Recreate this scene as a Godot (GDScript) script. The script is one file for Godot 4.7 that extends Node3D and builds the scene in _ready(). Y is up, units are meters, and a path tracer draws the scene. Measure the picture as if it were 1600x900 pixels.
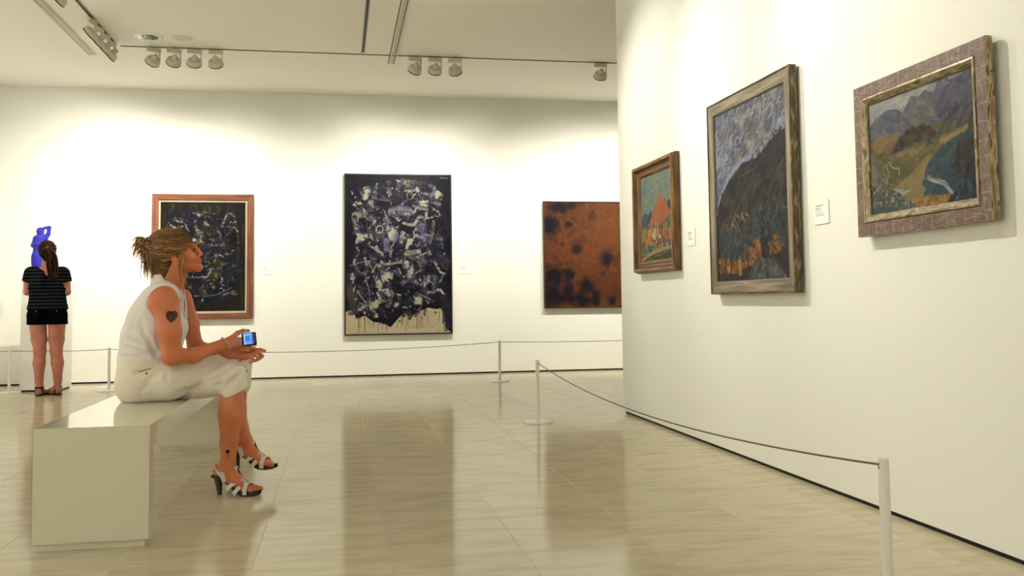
extends Node3D
# A museum gallery: white walls, polished stone floor, framed paintings, a seated woman and a standing visitor.

const WALL_X := 2.3576      # face of the right-hand partition
const WALL_END := -7.70     # where that partition stops
const BACK_Z := -12.391     # face of the far wall
const CEIL := 3.675
const LEFT_X := -4.75
const FAR_RIGHT_X := 5.2
const REAR_Z := 4.0
const WARM := Color(1.0, 0.985, 0.915)

var rng := RandomNumberGenerator.new()
var taken := {}
var grain: Texture2D
var mottle: Texture2D
var weave: Texture2D
var mats := {}


func _ready() -> void:
	rng.seed = 20240607
	make_camera()
	make_environment()
	make_textures()
	make_room()
	make_floor()
	make_ceiling_fittings()
	make_lamps()
	make_bench()
	make_pedestal()
	make_stanchions()
	make_back_paintings()
	make_side_paintings()
	make_labels()
	make_sitting_person()
	make_standing_person()


func make_camera() -> void:
	var cam := Camera3D.new()
	cam.name = "camera"
	var n := 0.05
	cam.projection = Camera3D.PROJECTION_FRUSTUM
	cam.near = n
	cam.far = 100.0
	cam.size = n * 900.0 / 1472.16
	cam.frustum_offset = Vector2(0.0, -n * 73.76 / 1472.16)
	var bx := Vector3(0.983478691, -0.0124743232, 0.180593618)
	var by := Vector3(0.000746473509, 0.997893875, 0.0648633656)
	cam.transform = Transform3D(Basis(bx, by, bx.cross(by)), Vector3(0, 0.95, 0))
	add_child(cam)
	cam.current = true


func make_environment() -> void:
	var e := Environment.new()
	e.background_mode = Environment.BG_COLOR
	e.background_color = Color(0, 0, 0)
	e.tonemap_mode = Environment.TONE_MAPPER_LINEAR
	e.tonemap_exposure = 0.63
	e.sdfgi_enabled = true
	e.ssao_enabled = true
	e.ssil_enabled = true
	var w := WorldEnvironment.new()
	w.name = "environment"
	w.environment = e
	add_child(w)


# ---------------------------------------------------------------- helpers

func numbered(called: String) -> String:
	if not taken.has(called):
		taken[called] = 0
		return called
	taken[called] += 1
	return "%s_%03d" % [called, taken[called]]


func thing(called: String, label: String, category: String, at := Vector3.ZERO, group := "") -> Node3D:
	var o := Node3D.new()
	o.name = numbered(called)
	add_child(o)
	o.position = at
	o.set_meta("label", label)
	o.set_meta("category", category)
	if group != "":
		o.set_meta("group", group)
	return o


func part(parent: Node, called: String, mesh: Mesh, m: Material, at := Vector3.ZERO, basis := Basis.IDENTITY) -> MeshInstance3D:
	var o := MeshInstance3D.new()
	o.name = called
	o.mesh = mesh
	o.material_override = m
	o.transform = Transform3D(basis, at)
	o.cast_shadow = GeometryInstance3D.SHADOW_CASTING_SETTING_ON
	parent.add_child(o, true)
	return o


func structure(called: String, mesh: Mesh, m: Material, at := Vector3.ZERO) -> MeshInstance3D:
	var o := part(self, called, mesh, m, at)
	o.set_meta("kind", "structure")
	return o


func mat(color: Color, rough := 0.6, metal := 0.0) -> StandardMaterial3D:
	var m := StandardMaterial3D.new()
	m.albedo_color = color
	m.roughness = rough
	m.metallic = metal
	return m


func noise_image(seed_: int, freq: float, octaves: int, w: int, h: int, kind := FastNoiseLite.TYPE_SIMPLEX_SMOOTH) -> Image:
	var n := FastNoiseLite.new()
	n.seed = seed_
	n.frequency = freq
	n.noise_type = kind
	n.fractal_octaves = octaves
	return n.get_seamless_image(w, h)


func ramp_texture(src: Image, stops: Array) -> ImageTexture:
	# stops: [[position, colour], ...] applied to the grey value of src
	var g := Gradient.new()
	var offs := PackedFloat32Array()
	var cols := PackedColorArray()
	for s in stops:
		offs.append(s[0])
		cols.append(s[1])
	g.offsets = offs
	g.colors = cols
	var table := PackedColorArray()
	for i in 256:
		table.append(g.sample(i / 255.0))
	var w := src.get_width()
	var h := src.get_height()
	var out := Image.create_empty(w, h, false, Image.FORMAT_RGB8)
	var l8: Image = src.duplicate()
	l8.convert(Image.FORMAT_L8)
	var data := l8.get_data()
	for y in h:
		for x in w:
			out.set_pixel(x, y, table[data[y * w + x]])
	return ImageTexture.create_from_image(out)


func make_textures() -> void:
	grain = ImageTexture.create_from_image(noise_image(3, 0.02, 5, 512, 512))
	mottle = ImageTexture.create_from_image(noise_image(5, 0.006, 4, 512, 512))
	weave = ImageTexture.create_from_image(noise_image(9, 0.12, 2, 256, 256))


# A list of triangles with normals, colours and texture coordinates that becomes one mesh.
class Shape:
	var v := PackedVector3Array()
	var n := PackedVector3Array()
	var c := PackedColorArray()
	var t := PackedVector2Array()
	var i := PackedInt32Array()

	func vert(p: Vector3, nn: Vector3, col := Color.WHITE, uv := Vector2.ZERO) -> int:
		v.append(p)
		n.append(nn)
		c.append(col)
		t.append(uv)
		return v.size() - 1

	func tri(a: int, b: int, d: int) -> void:
		var face := (v[b] - v[a]).cross(v[d] - v[a])
		if face.dot(n[a] + n[b] + n[d]) > 0.0:
			i.append_array([a, d, b])
		else:
			i.append_array([a, b, d])

	func quad(a: int, b: int, d: int, e: int) -> void:
		tri(a, b, d)
		tri(a, d, e)

	func flat_quad(p: Vector3, q: Vector3, r: Vector3, s: Vector3, out: Vector3, col := Color.WHITE, uvs := []) -> void:
		var f := (q - p).cross(r - p)
		if f.length() < 1e-12:
			f = (r - p).cross(s - p)
		f = f.normalized()
		if f.dot(out) < 0.0:
			f = -f
		var u: Array = uvs if uvs.size() == 4 else [Vector2(0, 0), Vector2(1, 0), Vector2(1, 1), Vector2(0, 1)]
		quad(vert(p, f, col, u[0]), vert(q, f, col, u[1]), vert(r, f, col, u[2]), vert(s, f, col, u[3]))

	func flat_tri(p: Vector3, q: Vector3, r: Vector3, out: Vector3, col := Color.WHITE) -> void:
		var f := (q - p).cross(r - p).normalized()
		if f.dot(out) < 0.0:
			f = -f
		tri(vert(p, f, col), vert(q, f, col), vert(r, f, col))

	# box with chamfered edges
	func box(at: Vector3, size: Vector3, b := 0.0, col := Color.WHITE, bas := Basis.IDENTITY) -> void:
		var s := size * 0.5
		var axes := [Vector3.RIGHT, Vector3.UP, Vector3.BACK]
		for ax in 3:
			var u := (ax + 1) % 3
			var w := (ax + 2) % 3
			for sg in [-1.0, 1.0]:
				var q := []
				for cc in [[-1, -1], [1, -1], [1, 1], [-1, 1]]:
					q.append(at + bas * (axes[ax] * sg * s[ax] + axes[u] * cc[0] * (s[u] - b) + axes[w] * cc[1] * (s[w] - b)))
				flat_quad(q[0], q[1], q[2], q[3], bas * (axes[ax] * sg), col)
		if b <= 0.0:
			return
		for ax in 3:
			var u := (ax + 1) % 3
			var w := (ax + 2) % 3
			for su in [-1.0, 1.0]:
				for sw in [-1.0, 1.0]:
					var e1: Vector3 = axes[u] * su * s[u] + axes[w] * sw * (s[w] - b)
					var e2: Vector3 = axes[u] * su * (s[u] - b) + axes[w] * sw * s[w]
					var l: Vector3 = axes[ax] * (s[ax] - b)
					flat_quad(at + bas * (e1 - l), at + bas * (e1 + l), at + bas * (e2 + l), at + bas * (e2 - l), bas * (axes[u] * su + axes[w] * sw), col)
		for sx in [-1.0, 1.0]:
			for sy in [-1.0, 1.0]:
				for sz in [-1.0, 1.0]:
					flat_tri(at + bas * Vector3(sx * s.x, sy * (s.y - b), sz * (s.z - b)), at + bas * Vector3(sx * (s.x - b), sy * s.y, sz * (s.z - b)), at + bas * Vector3(sx * (s.x - b), sy * (s.y - b), sz * s.z), bas * Vector3(sx, sy, sz), col)

	# round sweep along a path with a radius at each point
	func tube(path: Array, radii: Array, sides := 10, col := Color.WHITE, caps := true, flat := 1.0, flat_dir := Vector3.UP) -> void:
		var rings := []
		var side := Vector3.ZERO
		for k in path.size():
			var a: Vector3 = path[maxi(k - 1, 0)]
			var b: Vector3 = path[mini(k + 1, path.size() - 1)]
			var dir := (b - a).normalized()
			if side == Vector3.ZERO:
				var ref := flat_dir if absf(dir.dot(flat_dir)) < 0.95 else Vector3.RIGHT
				if absf(dir.dot(ref)) > 0.95:
					ref = Vector3.BACK
				side = dir.cross(ref).normalized()
			side = (side - dir * side.dot(dir)).normalized()
			var up := side.cross(dir).normalized()
			var r: float = radii[k] if radii.size() > 1 else radii[0]
			var ring := []
			for j in sides:
				var an := TAU * j / sides
				var off := side * cos(an) * r + up * sin(an) * r * flat
				var nn := (side * cos(an) + up * sin(an) / flat).normalized()
				ring.append(vert(path[k] + off, nn, col, Vector2(float(j) / sides, float(k) / path.size())))
			rings.append(ring)
		for k in path.size() - 1:
			for j in sides:
				quad(rings[k][j], rings[k][(j + 1) % sides], rings[k + 1][(j + 1) % sides], rings[k + 1][j])
		if caps:
			for e in [0, path.size() - 1]:
				var nn: Vector3 = (path[0] - path[1]).normalized() if e == 0 else (path[e] - path[e - 1]).normalized()
				var mid := vert(path[e], nn, col)
				var ids := []
				for j in sides:
					ids.append(vert(v[rings[e][j]], nn, col))
				for j in sides:
					tri(mid, ids[j], ids[(j + 1) % sides])

	# profile points (radius, height) spun about the y axis
	func lathe(profile: Array, segs := 24, bas := Basis.IDENTITY, at := Vector3.ZERO, col := Color.WHITE) -> void:
		for k in profile.size() - 1:
			var p: Vector2 = profile[k]
			var q: Vector2 = profile[k + 1]
			var d := q - p
			var out := Vector2(d.y, -d.x).normalized()
			for j in segs:
				var a0 := TAU * j / segs
				var a1 := TAU * (j + 1) / segs
				var ids := []
				for s in [[p, a0], [p, a1], [q, a1], [q, a0]]:
					var r: Vector2 = s[0]
					var ca := cos(s[1])
					var sa := sin(s[1])
					ids.append(vert(at + bas * Vector3(r.x * ca, r.y, r.x * sa), bas * Vector3(out.x * ca, out.y, out.x * sa), col))
				quad(ids[0], ids[1], ids[2], ids[3])

	# flat band with thickness: path, direction its face looks, width
	func band(path: Array, faces: Array, width: float, thick: float, col := Color.WHITE) -> void:
		var rows := []
		for k in path.size():
			var a: Vector3 = path[maxi(k - 1, 0)]
			var b: Vector3 = path[mini(k + 1, path.size() - 1)]
			var dir := (b - a).normalized()
			var f: Vector3 = faces[k] if faces.size() > 1 else faces[0]
			f = (f - dir * f.dot(dir)).normalized()
			var side := dir.cross(f).normalized() * width * 0.5
			rows.append([path[k] + side + f * thick, path[k] - side + f * thick, path[k] - side, path[k] + side, f, side.normalized()])
		for k in path.size() - 1:
			var p: Array = rows[k]
			var q: Array = rows[k + 1]
			quad(vert(p[0], p[4], col), vert(p[1], p[4], col), vert(q[1], q[4], col), vert(q[0], q[4], col))
			quad(vert(p[3], -p[4], col), vert(p[2], -p[4], col), vert(q[2], -q[4], col), vert(q[3], -q[4], col))
			quad(vert(p[0], p[5], col), vert(p[3], p[5], col), vert(q[3], q[5], col), vert(q[0], q[5], col))
			quad(vert(p[1], -p[5], col), vert(p[2], -p[5], col), vert(q[2], -q[5], col), vert(q[1], -q[5], col))

	func mesh() -> ArrayMesh:
		var a := []
		a.resize(Mesh.ARRAY_MAX)
		a[Mesh.ARRAY_VERTEX] = v
		a[Mesh.ARRAY_NORMAL] = n
		a[Mesh.ARRAY_COLOR] = c
		a[Mesh.ARRAY_TEX_UV] = t
		a[Mesh.ARRAY_INDEX] = i
		var m := ArrayMesh.new()
		m.add_surface_from_arrays(Mesh.PRIMITIVE_TRIANGLES, a)
		return m


func box_mesh(size: Vector3, bevel := 0.0) -> ArrayMesh:
	var s := Shape.new()
	s.box(Vector3.ZERO, size, bevel)
	return s.mesh()


func curve(points: Array, steps := 8) -> Array:
	# Catmull-Rom through the points
	var out := []
	for k in points.size() - 1:
		var p0: Vector3 = points[maxi(k - 1, 0)]
		var p1: Vector3 = points[k]
		var p2: Vector3 = points[k + 1]
		var p3: Vector3 = points[mini(k + 2, points.size() - 1)]
		for j in steps:
			out.append(p1.cubic_interpolate(p2, p0, p3, float(j) / steps))
	out.append(points[points.size() - 1])
	return out


# ---------------------------------------------------------------- room shell

func make_room() -> void:
	var wall_m := mat(Color(0.92, 0.918, 0.90), 0.85)
	mats.wall = wall_m
	var ceil_m := mat(Color(0.95, 0.94, 0.905), 0.9)
	mats.ceiling = ceil_m
	var gap_m := mat(Color(0.035, 0.035, 0.04), 0.7)
	var th := 0.2
	var gap := 0.021
	var hh := CEIL - gap
	var cy := gap + hh * 0.5
	var wx := FAR_RIGHT_X - LEFT_X
	var dz := REAR_Z - BACK_Z
	var mx := (FAR_RIGHT_X + LEFT_X) * 0.5
	var mz := (REAR_Z + BACK_Z) * 0.5
	structure("wall_back", box_mesh(Vector3(wx + 2 * th, hh, th)), wall_m, Vector3(mx, cy, BACK_Z - th * 0.5))
	structure("baseboard_back", box_mesh(Vector3(wx + 2 * th, gap, th - 0.02)), gap_m, Vector3(mx, gap * 0.5, BACK_Z - th * 0.5 - 0.01))
	structure("wall_left", box_mesh(Vector3(th, hh, dz)), wall_m, Vector3(LEFT_X - th * 0.5, cy, mz))
	structure("baseboard_left", box_mesh(Vector3(th - 0.02, gap, dz)), gap_m, Vector3(LEFT_X - th * 0.5 - 0.01, gap * 0.5, mz))
	structure("wall_rear", box_mesh(Vector3(wx + 2 * th, CEIL, th)), wall_m, Vector3(mx, CEIL * 0.5, REAR_Z + th * 0.5))
	structure("wall_far_right", box_mesh(Vector3(th, CEIL, dz)), wall_m, Vector3(FAR_RIGHT_X + th * 0.5, CEIL * 0.5, mz))
	# the partition that carries the three landscapes
	var pt := 0.30
	var pl := REAR_Z - WALL_END
	structure("wall_right", box_mesh(Vector3(pt, hh, pl)), wall_m, Vector3(WALL_X + pt * 0.5, cy, WALL_END + pl * 0.5))
	structure("baseboard_right", box_mesh(Vector3(pt - 0.03, gap, pl - 0.015)), gap_m, Vector3(WALL_X + pt * 0.5, gap * 0.5, WALL_END + pl * 0.5 + 0.0075))
	structure("ceiling", box_mesh(Vector3(wx + 2 * th, th, dz + 2 * th)), ceil_m, Vector3(mx, CEIL + th * 0.5, mz))


func stone_material(k: int) -> StandardMaterial3D:
	# beige marble with long streaks across the room
	var img := noise_image(40 + k, 0.009, 6, 512, 512)
	var lo := Color(0.765, 0.722, 0.618)
	var hi := Color(0.822, 0.783, 0.685)
	var shift := [0.0, 0.012, -0.014, 0.006][k] as float
	lo = Color(lo.r + shift, lo.g + shift, lo.b + shift)
	hi = Color(hi.r + shift, hi.g + shift, hi.b + shift)
	var m := StandardMaterial3D.new()
	m.albedo_texture = ramp_texture(img, [[0.1, lo], [0.45, lo.lerp(hi, 0.55)], [0.62, hi], [0.8, lo.lerp(hi, 0.7)], [1.0, lo]])
	m.uv1_triplanar = true
	m.uv1_world_triplanar = true
	m.uv1_scale = Vector3(0.42, 1.0, 1.7)
	m.uv1_offset = Vector3(0.31 * k, 0.0, 0.17 * k)
	m.roughness = 0.11
	m.metallic_specular = 0.14
	return m


func make_floor() -> void:
	var wx := FAR_RIGHT_X - LEFT_X
	var dz := REAR_Z - BACK_Z
	var bed := structure("floor", box_mesh(Vector3(wx + 0.4, 0.2, dz + 0.4)), mat(Color(0.84, 0.79, 0.67), 0.6), Vector3((FAR_RIGHT_X + LEFT_X) * 0.5, -0.1008, (REAR_Z + BACK_Z) * 0.5))
	var stones := []
	for k in 4:
		stones.append(stone_material(k))
	var w := 0.4985
	var l := 1.14
	var joint := 0.0014
	var cache := {}
	var r := RandomNumberGenerator.new()
	r.seed = 77
	var col := 0
	var x0 := 0.19 - 10.0 * w
	while x0 < FAR_RIGHT_X:
		var xa := maxf(x0, LEFT_X - 0.02)
		var xb := minf(x0 + w, FAR_RIGHT_X + 0.02)
		# each column of slabs is staggered; the one left of the 0.19 line has a joint at z = -4.35
		var z0 := -4.35 - l * 8.0 + (l * 0.5 if col % 2 == 0 else 0.0) + r.randf_range(-0.12, 0.12) * (0.0 if col == 9 else 1.0)
		if col == 9:
			z0 = -4.35 - l * 8.0
		while z0 < REAR_Z:
			var za := maxf(z0, BACK_Z - 0.02)
			var zb := minf(z0 + l, REAR_Z + 0.02)
			if xb - xa > 0.02 and zb - za > 0.02:
				var size := Vector3(snappedf(xb - xa, 0.001) - joint, 0.016, snappedf(zb - za, 0.001) - joint)
				var key := str(size)
				if not cache.has(key):
					cache[key] = box_mesh(size, 0.0008)
				var tilt := Basis.from_euler(Vector3(r.randf_range(-1, 1), 0, r.randf_range(-1, 1)) * 0.0005)
				part(bed, "tile", cache[key], stones[r.randi() % 4], Vector3((xa + xb) * 0.5, -0.008, (za + zb) * 0.5) - bed.position, tilt)
			z0 += l
		x0 += w
		col += 1


func make_ceiling_fittings() -> void:
	var pale := mat(Color(0.80, 0.78, 0.72), 0.6)
	var dark := mat(Color(0.10, 0.09, 0.08), 0.6)
	var mid := mat(Color(0.36, 0.31, 0.24), 0.6)
	# air slots: two pale bars with dark slits between them
	for s in [[0.595, -10.70, 1.0, "double air slot in the ceiling above the black painting"], [-2.625, -10.74, 1.0, "double air slot in the ceiling at the left edge"]]:
		var o := thing("air_slot", s[3], "air vent", Vector3(s[0], CEIL, 0), "ceiling air slots")
		var len_: float = 1.0 - s[1]
		var mz: float = (1.0 + s[1]) * 0.5
		part(o, "slot_frame", box_mesh(Vector3(0.088, 0.004, len_)), pale, Vector3(0, -0.002, mz))
		for x in [-0.030, 0.030]:
			part(o, "slit", box_mesh(Vector3(0.007, 0.003, len_ - 0.02)), dark, Vector3(x - 0.006, -0.0052, mz))
			part(o, "blade", box_mesh(Vector3(0.010, 0.008, len_ - 0.02), 0.001), mat(Color(0.92, 0.9, 0.84), 0.5), Vector3(x + 0.006, -0.007, mz))
	# lighting tracks
	var t1 := thing("lighting_track", "thin lighting track on the ceiling running parallel to the far wall", "lighting track", Vector3(0, CEIL, -10.32))
	part(t1, "rail", box_mesh(Vector3(6.9, 0.006, 0.016)), mid, Vector3(1.2, -0.003, 0))
	part(t1, "groove", box_mesh(Vector3(6.9, 0.002, 0.006)), dark, Vector3(1.2, -0.0068, 0))
	var t2 := thing("lighting_track", "black lighting track on the ceiling running toward the black painting", "lighting track", Vector3(0.262, CEIL, 0))
	part(t2, "rail", box_mesh(Vector3(0.022, 0.008, 11.2)), dark, Vector3(0, -0.004, -4.61))
	part(t2, "end_cap", box_mesh(Vector3(0.05, 0.012, 0.05), 0.004), pale, Vector3(0, -0.006, -10.23))
	for x in [-0.016, 0.016]:
		part(t2, "flange", box_mesh(Vector3(0.008, 0.005, 11.2)), mat(Color(0.62, 0.60, 0.55), 0.4), Vector3(x, -0.0025, -4.61))
	var t3 := thing("lighting_track", "dark lighting track at the upper left carrying a row of spotlights", "lighting track", Vector3(-2.2915, CEIL, 0))
	part(t3, "rail", box_mesh(Vector3(0.022, 0.008, 11.3)), dark, Vector3(0, -0.004, -4.6))
	for x in [-0.016, 0.016]:
		part(t3, "flange", box_mesh(Vector3(0.008, 0.005, 11.3)), mat(Color(0.62, 0.60, 0.55), 0.4), Vector3(x, -0.0025, -4.6))
	# two round fittings set into the ceiling
	var d := thing("downlight", "round recessed ceiling downlight with a ribbed chrome reflector", "downlight", Vector3(-1.897, CEIL, -9.92))
	var ring := Shape.new()
	ring.lathe([Vector2(0.098, 0.0), Vector2(0.132, 0.0), Vector2(0.134, -0.004), Vector2(0.126, -0.009), Vector2(0.100, -0.009), Vector2(0.098, 0.0)], 40)
	part(d, "trim_ring", ring.mesh(), mat(Color(0.93, 0.93, 0.91), 0.4))
	var cup := Shape.new()
	cup.lathe([Vector2(0.001, -0.0015), Vector2(0.06, -0.002), Vector2(0.098, -0.008)], 40)
	part(d, "reflector", cup.mesh(), mat(Color(0.62, 0.64, 0.66), 0.18, 1.0))
	for k in 7:
		var x := -0.072 + 0.024 * k
		var half := sqrt(0.094 * 0.094 - x * x)
		part(d, "louvre", box_mesh(Vector3(0.004, 0.010, 2 * half)), mat(Color(0.45, 0.47, 0.5), 0.3, 0.8), Vector3(x, -0.006, 0))
	var sp := thing("ceiling_disc", "plain round white disc on the ceiling beside the chrome downlight", "ceiling speaker", Vector3(-1.568, CEIL, -9.92))
	var disc := Shape.new()
	disc.lathe([Vector2(0.001, -0.010), Vector2(0.080, -0.009), Vector2(0.098, -0.006), Vector2(0.104, 0.0)], 40)
	part(sp, "cover", disc.mesh(), mat(Color(0.86, 0.845, 0.79), 0.6))


# ---------------------------------------------------------------- lamps

var lamp_pieces := {}

func lamp_meshes() -> void:
	var s := Shape.new()
	s.box(Vector3(0, -0.030, 0), Vector3(0.150, 0.044, 0.034), 0.004)
	lamp_pieces.adapter = s.mesh()
	s = Shape.new()
	s.box(Vector3(0.066, -0.115, 0.0), Vector3(0.010, 0.13, 0.018), 0.002)
	s.box(Vector3(0.060, -0.053, 0.0), Vector3(0.020, 0.012, 0.022), 0.002)
	lamp_pieces.arm = s.mesh()
	# head: its own axis is +y towards the lens, hinge at the origin
	s = Shape.new()
	s.lathe([Vector2(0.001, -0.075), Vector2(0.018, -0.073), Vector2(0.027, -0.062), Vector2(0.029, -0.020)], 20)
	lamp_pieces.socket = s.mesh()
	s = Shape.new()
	s.lathe([Vector2(0.029, -0.024), Vector2(0.060, -0.016), Vector2(0.074, 0.0), Vector2(0.077, 0.030), Vector2(0.073, 0.032), Vector2(0.070, 0.010)], 28)
	lamp_pieces.shell = s.mesh()
	s = Shape.new()
	s.lathe([Vector2(0.071, 0.024), Vector2(0.0785, 0.028), Vector2(0.0785, 0.037), Vector2(0.071, 0.037), Vector2(0.071, 0.024)], 28)
	lamp_pieces.rim = s.mesh()
	s = Shape.new()
	s.lathe([Vector2(0.0705, 0.012), Vector2(0.001, 0.010)], 28)
	lamp_pieces.lens = s.mesh()
	mats.lamp = mat(Color(0.80, 0.77, 0.71), 0.45)
	mats.lamp_rim = mat(Color(0.03, 0.03, 0.035), 0.4)
	var glow := mat(Color(0.9, 0.9, 0.88), 0.3)
	glow.emission_enabled = true
	glow.emission = Color(1.0, 0.96, 0.88)
	glow.emission_energy_multiplier = 3.0
	mats.lamp_lens = glow


func lamp(at: Vector3, target: Vector3, energy: float, angle: float, label: String, group: String) -> void:
	var o := thing("track_spotlight", label, "spotlight", at, group)
	var flat := target - at
	flat.y = 0.0
	var yaw := Basis.looking_at(flat.normalized(), Vector3.UP)
	part(o, "adapter", lamp_pieces.adapter, mats.lamp, Vector3.ZERO, yaw)
	part(o, "arm", lamp_pieces.arm, mats.lamp, Vector3.ZERO, yaw)
	var hinge := Vector3(0, -0.135, 0)
	var dir := (target - at - hinge).normalized()
	var side := dir.cross(Vector3.UP).normalized()
	var bas := Basis(side, dir, side.cross(dir))
	var head := part(o, "head", lamp_pieces.shell, mats.lamp, hinge, bas)
	part(head, "socket", lamp_pieces.socket, mats.lamp)
	part(head, "rim", lamp_pieces.rim, mats.lamp_rim)
	var lens := part(head, "lens", lamp_pieces.lens, mats.lamp_lens)
	lens.set_meta("label", "glowing lens")
	var l := SpotLight3D.new()
	l.name = "beam"
	l.light_color = WARM
	l.light_energy = energy
	l.light_size = 0.035
	l.spot_range = 30.0
	l.spot_attenuation = 2.0
	l.spot_angle = angle
	l.spot_angle_attenuation = 1.0
	l.shadow_enabled = true
	o.add_child(l)
	l.transform = Transform3D(Basis.looking_at(dir, Vector3.UP), hinge + dir * 0.045)


func make_lamps() -> void:
	lamp_meshes()
	var y := CEIL - 0.004
	var back := "spotlights on the far track"
	var names := ["leftmost", "second from the left", "third from the left", "rightmost"]
	var xs := [-1.919, -1.713, -1.505, -1.289]
	var aims := [Vector3(-3.35, 1.8, BACK_Z), Vector3(-2.65, 1.8, BACK_Z), Vector3(-2.0, 1.8, BACK_Z), Vector3(-1.25, 1.85, BACK_Z)]
	for k in 4:
		lamp(Vector3(xs[k], y, -10.32), aims[k], [11.0, 10.0, 7.2, 7.2][k], 41.0, "white track spotlight, %s in the group of four" % names[k], back)
	xs = [0.839, 1.060, 1.282]
	aims = [Vector3(0.1, 1.85, BACK_Z), Vector3(0.8, 1.9, BACK_Z), Vector3(1.75, 1.85, BACK_Z)]
	for k in 3:
		lamp(Vector3(xs[k], y, -10.32), aims[k], 7.2, 41.0, "white track spotlight, %s in the group of three" % ["leftmost", "middle one", "rightmost"][k], back)
	lamp(Vector3(2.963, y, -10.32), Vector3(3.05, 1.85, BACK_Z), 9.0, 41.0, "lone white track spotlight next to the right-hand wall edge", back)
	lamp(Vector3(3.85, y, -10.32), Vector3(3.9, 1.9, BACK_Z), 9.0, 42.0, "white track spotlight hidden behind the right-hand wall, nearer its edge", back)
	lamp(Vector3(4.5, y, -10.32), Vector3(4.6, 1.9, BACK_Z), 9.0, 42.0, "white track spotlight hidden behind the right-hand wall, farther from its edge", back)
	# row on the left track, turned to the left wall
	var zs := [-10.12, -9.86, -9.60, -9.34, -8.30]
	var which := ["lowest in the picture of the left cluster", "second lowest of the left cluster", "third lowest of the left cluster", "highest of the left cluster", "cut by the top edge of the picture at far left"]
	for k in 5:
		lamp(Vector3(-2.2915, y, zs[k]), Vector3(LEFT_X, 1.7, zs[k] - 0.5), 4.0, 44.0, "white track spotlight, " + which[k], "spotlights on the left track")
	for q in [[-6.4, "spotlight on the left track, level with the far end of the bench"], [-4.4, "spotlight on the left track, level with the near end of the bench"], [-2.4, "spotlight on the left track, left of the camera"], [-0.4, "spotlight on the left track, last one behind the camera"]]:
		lamp(Vector3(-2.2915, y, q[0]), Vector3(LEFT_X, 1.5, q[0] - 0.2), 17.0, 48.0, q[1], "spotlights on the left track out of the picture")
	# lamps for the right-hand wall, above the frame of the picture
	for q in [[-7.6, -6.6, 11.0, "spotlight above and beyond the small landscape"], [-6.3, -5.0, 10.0, "spotlight above and beyond the tall landscape"], [-4.9, -3.5, 9.0, "spotlight above and beyond the valley landscape"], [-1.8, -1.0, 1.5, "spotlight on the middle track beside the camera"]]:
		lamp(Vector3(0.262, y, q[0]), Vector3(WALL_X, 1.95, q[1]), q[2], 35.0, q[3], "spotlights for the landscapes")
	# wall behind the camera
	var t4 := thing("lighting_track", "lighting track on the ceiling behind the camera", "lighting track", Vector3(-1.2, CEIL, 1.9))
	part(t4, "rail", box_mesh(Vector3(6.4, 0.006, 0.016)), mat(Color(0.36, 0.31, 0.24), 0.6), Vector3(0, -0.003, 0))
	for q in [[-3.4, "leftmost"], [-1.2, "middle one"], [1.0, "rightmost"]]:
		lamp(Vector3(q[0], y, 1.9), Vector3(q[0], 1.6, REAR_Z), 16.0, 50.0, "spotlight turned to the wall behind the camera, " + q[1], "spotlights for the rear wall")


# ---------------------------------------------------------------- bench, pedestal, barriers

func make_bench() -> void:
	var o := thing("bench", "long white slab bench the woman sits on", "bench", Vector3(-0.9545, 0, -5.3075))
	var m := mat(Color(0.86, 0.845, 0.775), 0.08)
	var w := 0.433
	var h := 0.475
	var l := 2.645
	var t := 0.088
	var foot := 0.030
	# one folded slab: end, seat, end
	var u := Shape.new()
	var a := l * 0.5
	var out := [Vector2(-a, foot), Vector2(-a, h), Vector2(a, h), Vector2(a, foot), Vector2(a - t, foot), Vector2(a - t, h - t), Vector2(t - a, h - t), Vector2(t - a, foot)]
	var away := [Vector3.FORWARD, Vector3.UP, Vector3.BACK, Vector3.DOWN, Vector3.FORWARD, Vector3.DOWN, Vector3.BACK, Vector3.DOWN]
	var x := w * 0.5
	var e := 0.002
	for k in 8:
		var p: Vector2 = out[k]
		var q: Vector2 = out[(k + 1) % 8]
		u.flat_quad(Vector3(-x + e, p.y, p.x), Vector3(x - e, p.y, p.x), Vector3(x - e, q.y, q.x), Vector3(-x + e, q.y, q.x), away[k])
		var pi_ := Vector2(p.x, p.y) - Vector2(away[k].z, away[k].y) * e
		var qi := Vector2(q.x, q.y) - Vector2(away[k].z, away[k].y) * e
		for sg in [-1.0, 1.0]:
			u.flat_quad(Vector3(sg * (x - e), p.y, p.x), Vector3(sg * (x - e), q.y, q.x), Vector3(sg * x, qi.y, qi.x), Vector3(sg * x, pi_.y, pi_.x), Vector3(sg, 0, 0) + away[k])
	for sg in [-1.0, 1.0]:
		for r in [[-a, a, h - t, h], [-a, t - a, foot, h - t], [a - t, a, foot, h - t]]:
			var sx: float = sg * (x - 0.0002)
			u.flat_quad(Vector3(sx, r[2], r[0]), Vector3(sx, r[2], r[1]), Vector3(sx, r[3], r[1]), Vector3(sx, r[3], r[0]), Vector3(sg, 0, 0))
	part(o, "slab", u.mesh(), m)
	for s in [-1.0, 1.0]:
		part(o, "plinth", box_mesh(Vector3(w - 0.034, foot + 0.002, t - 0.024), 0.001), m, Vector3(0, foot * 0.5 + 0.001, s * (a - t * 0.5)))


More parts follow.
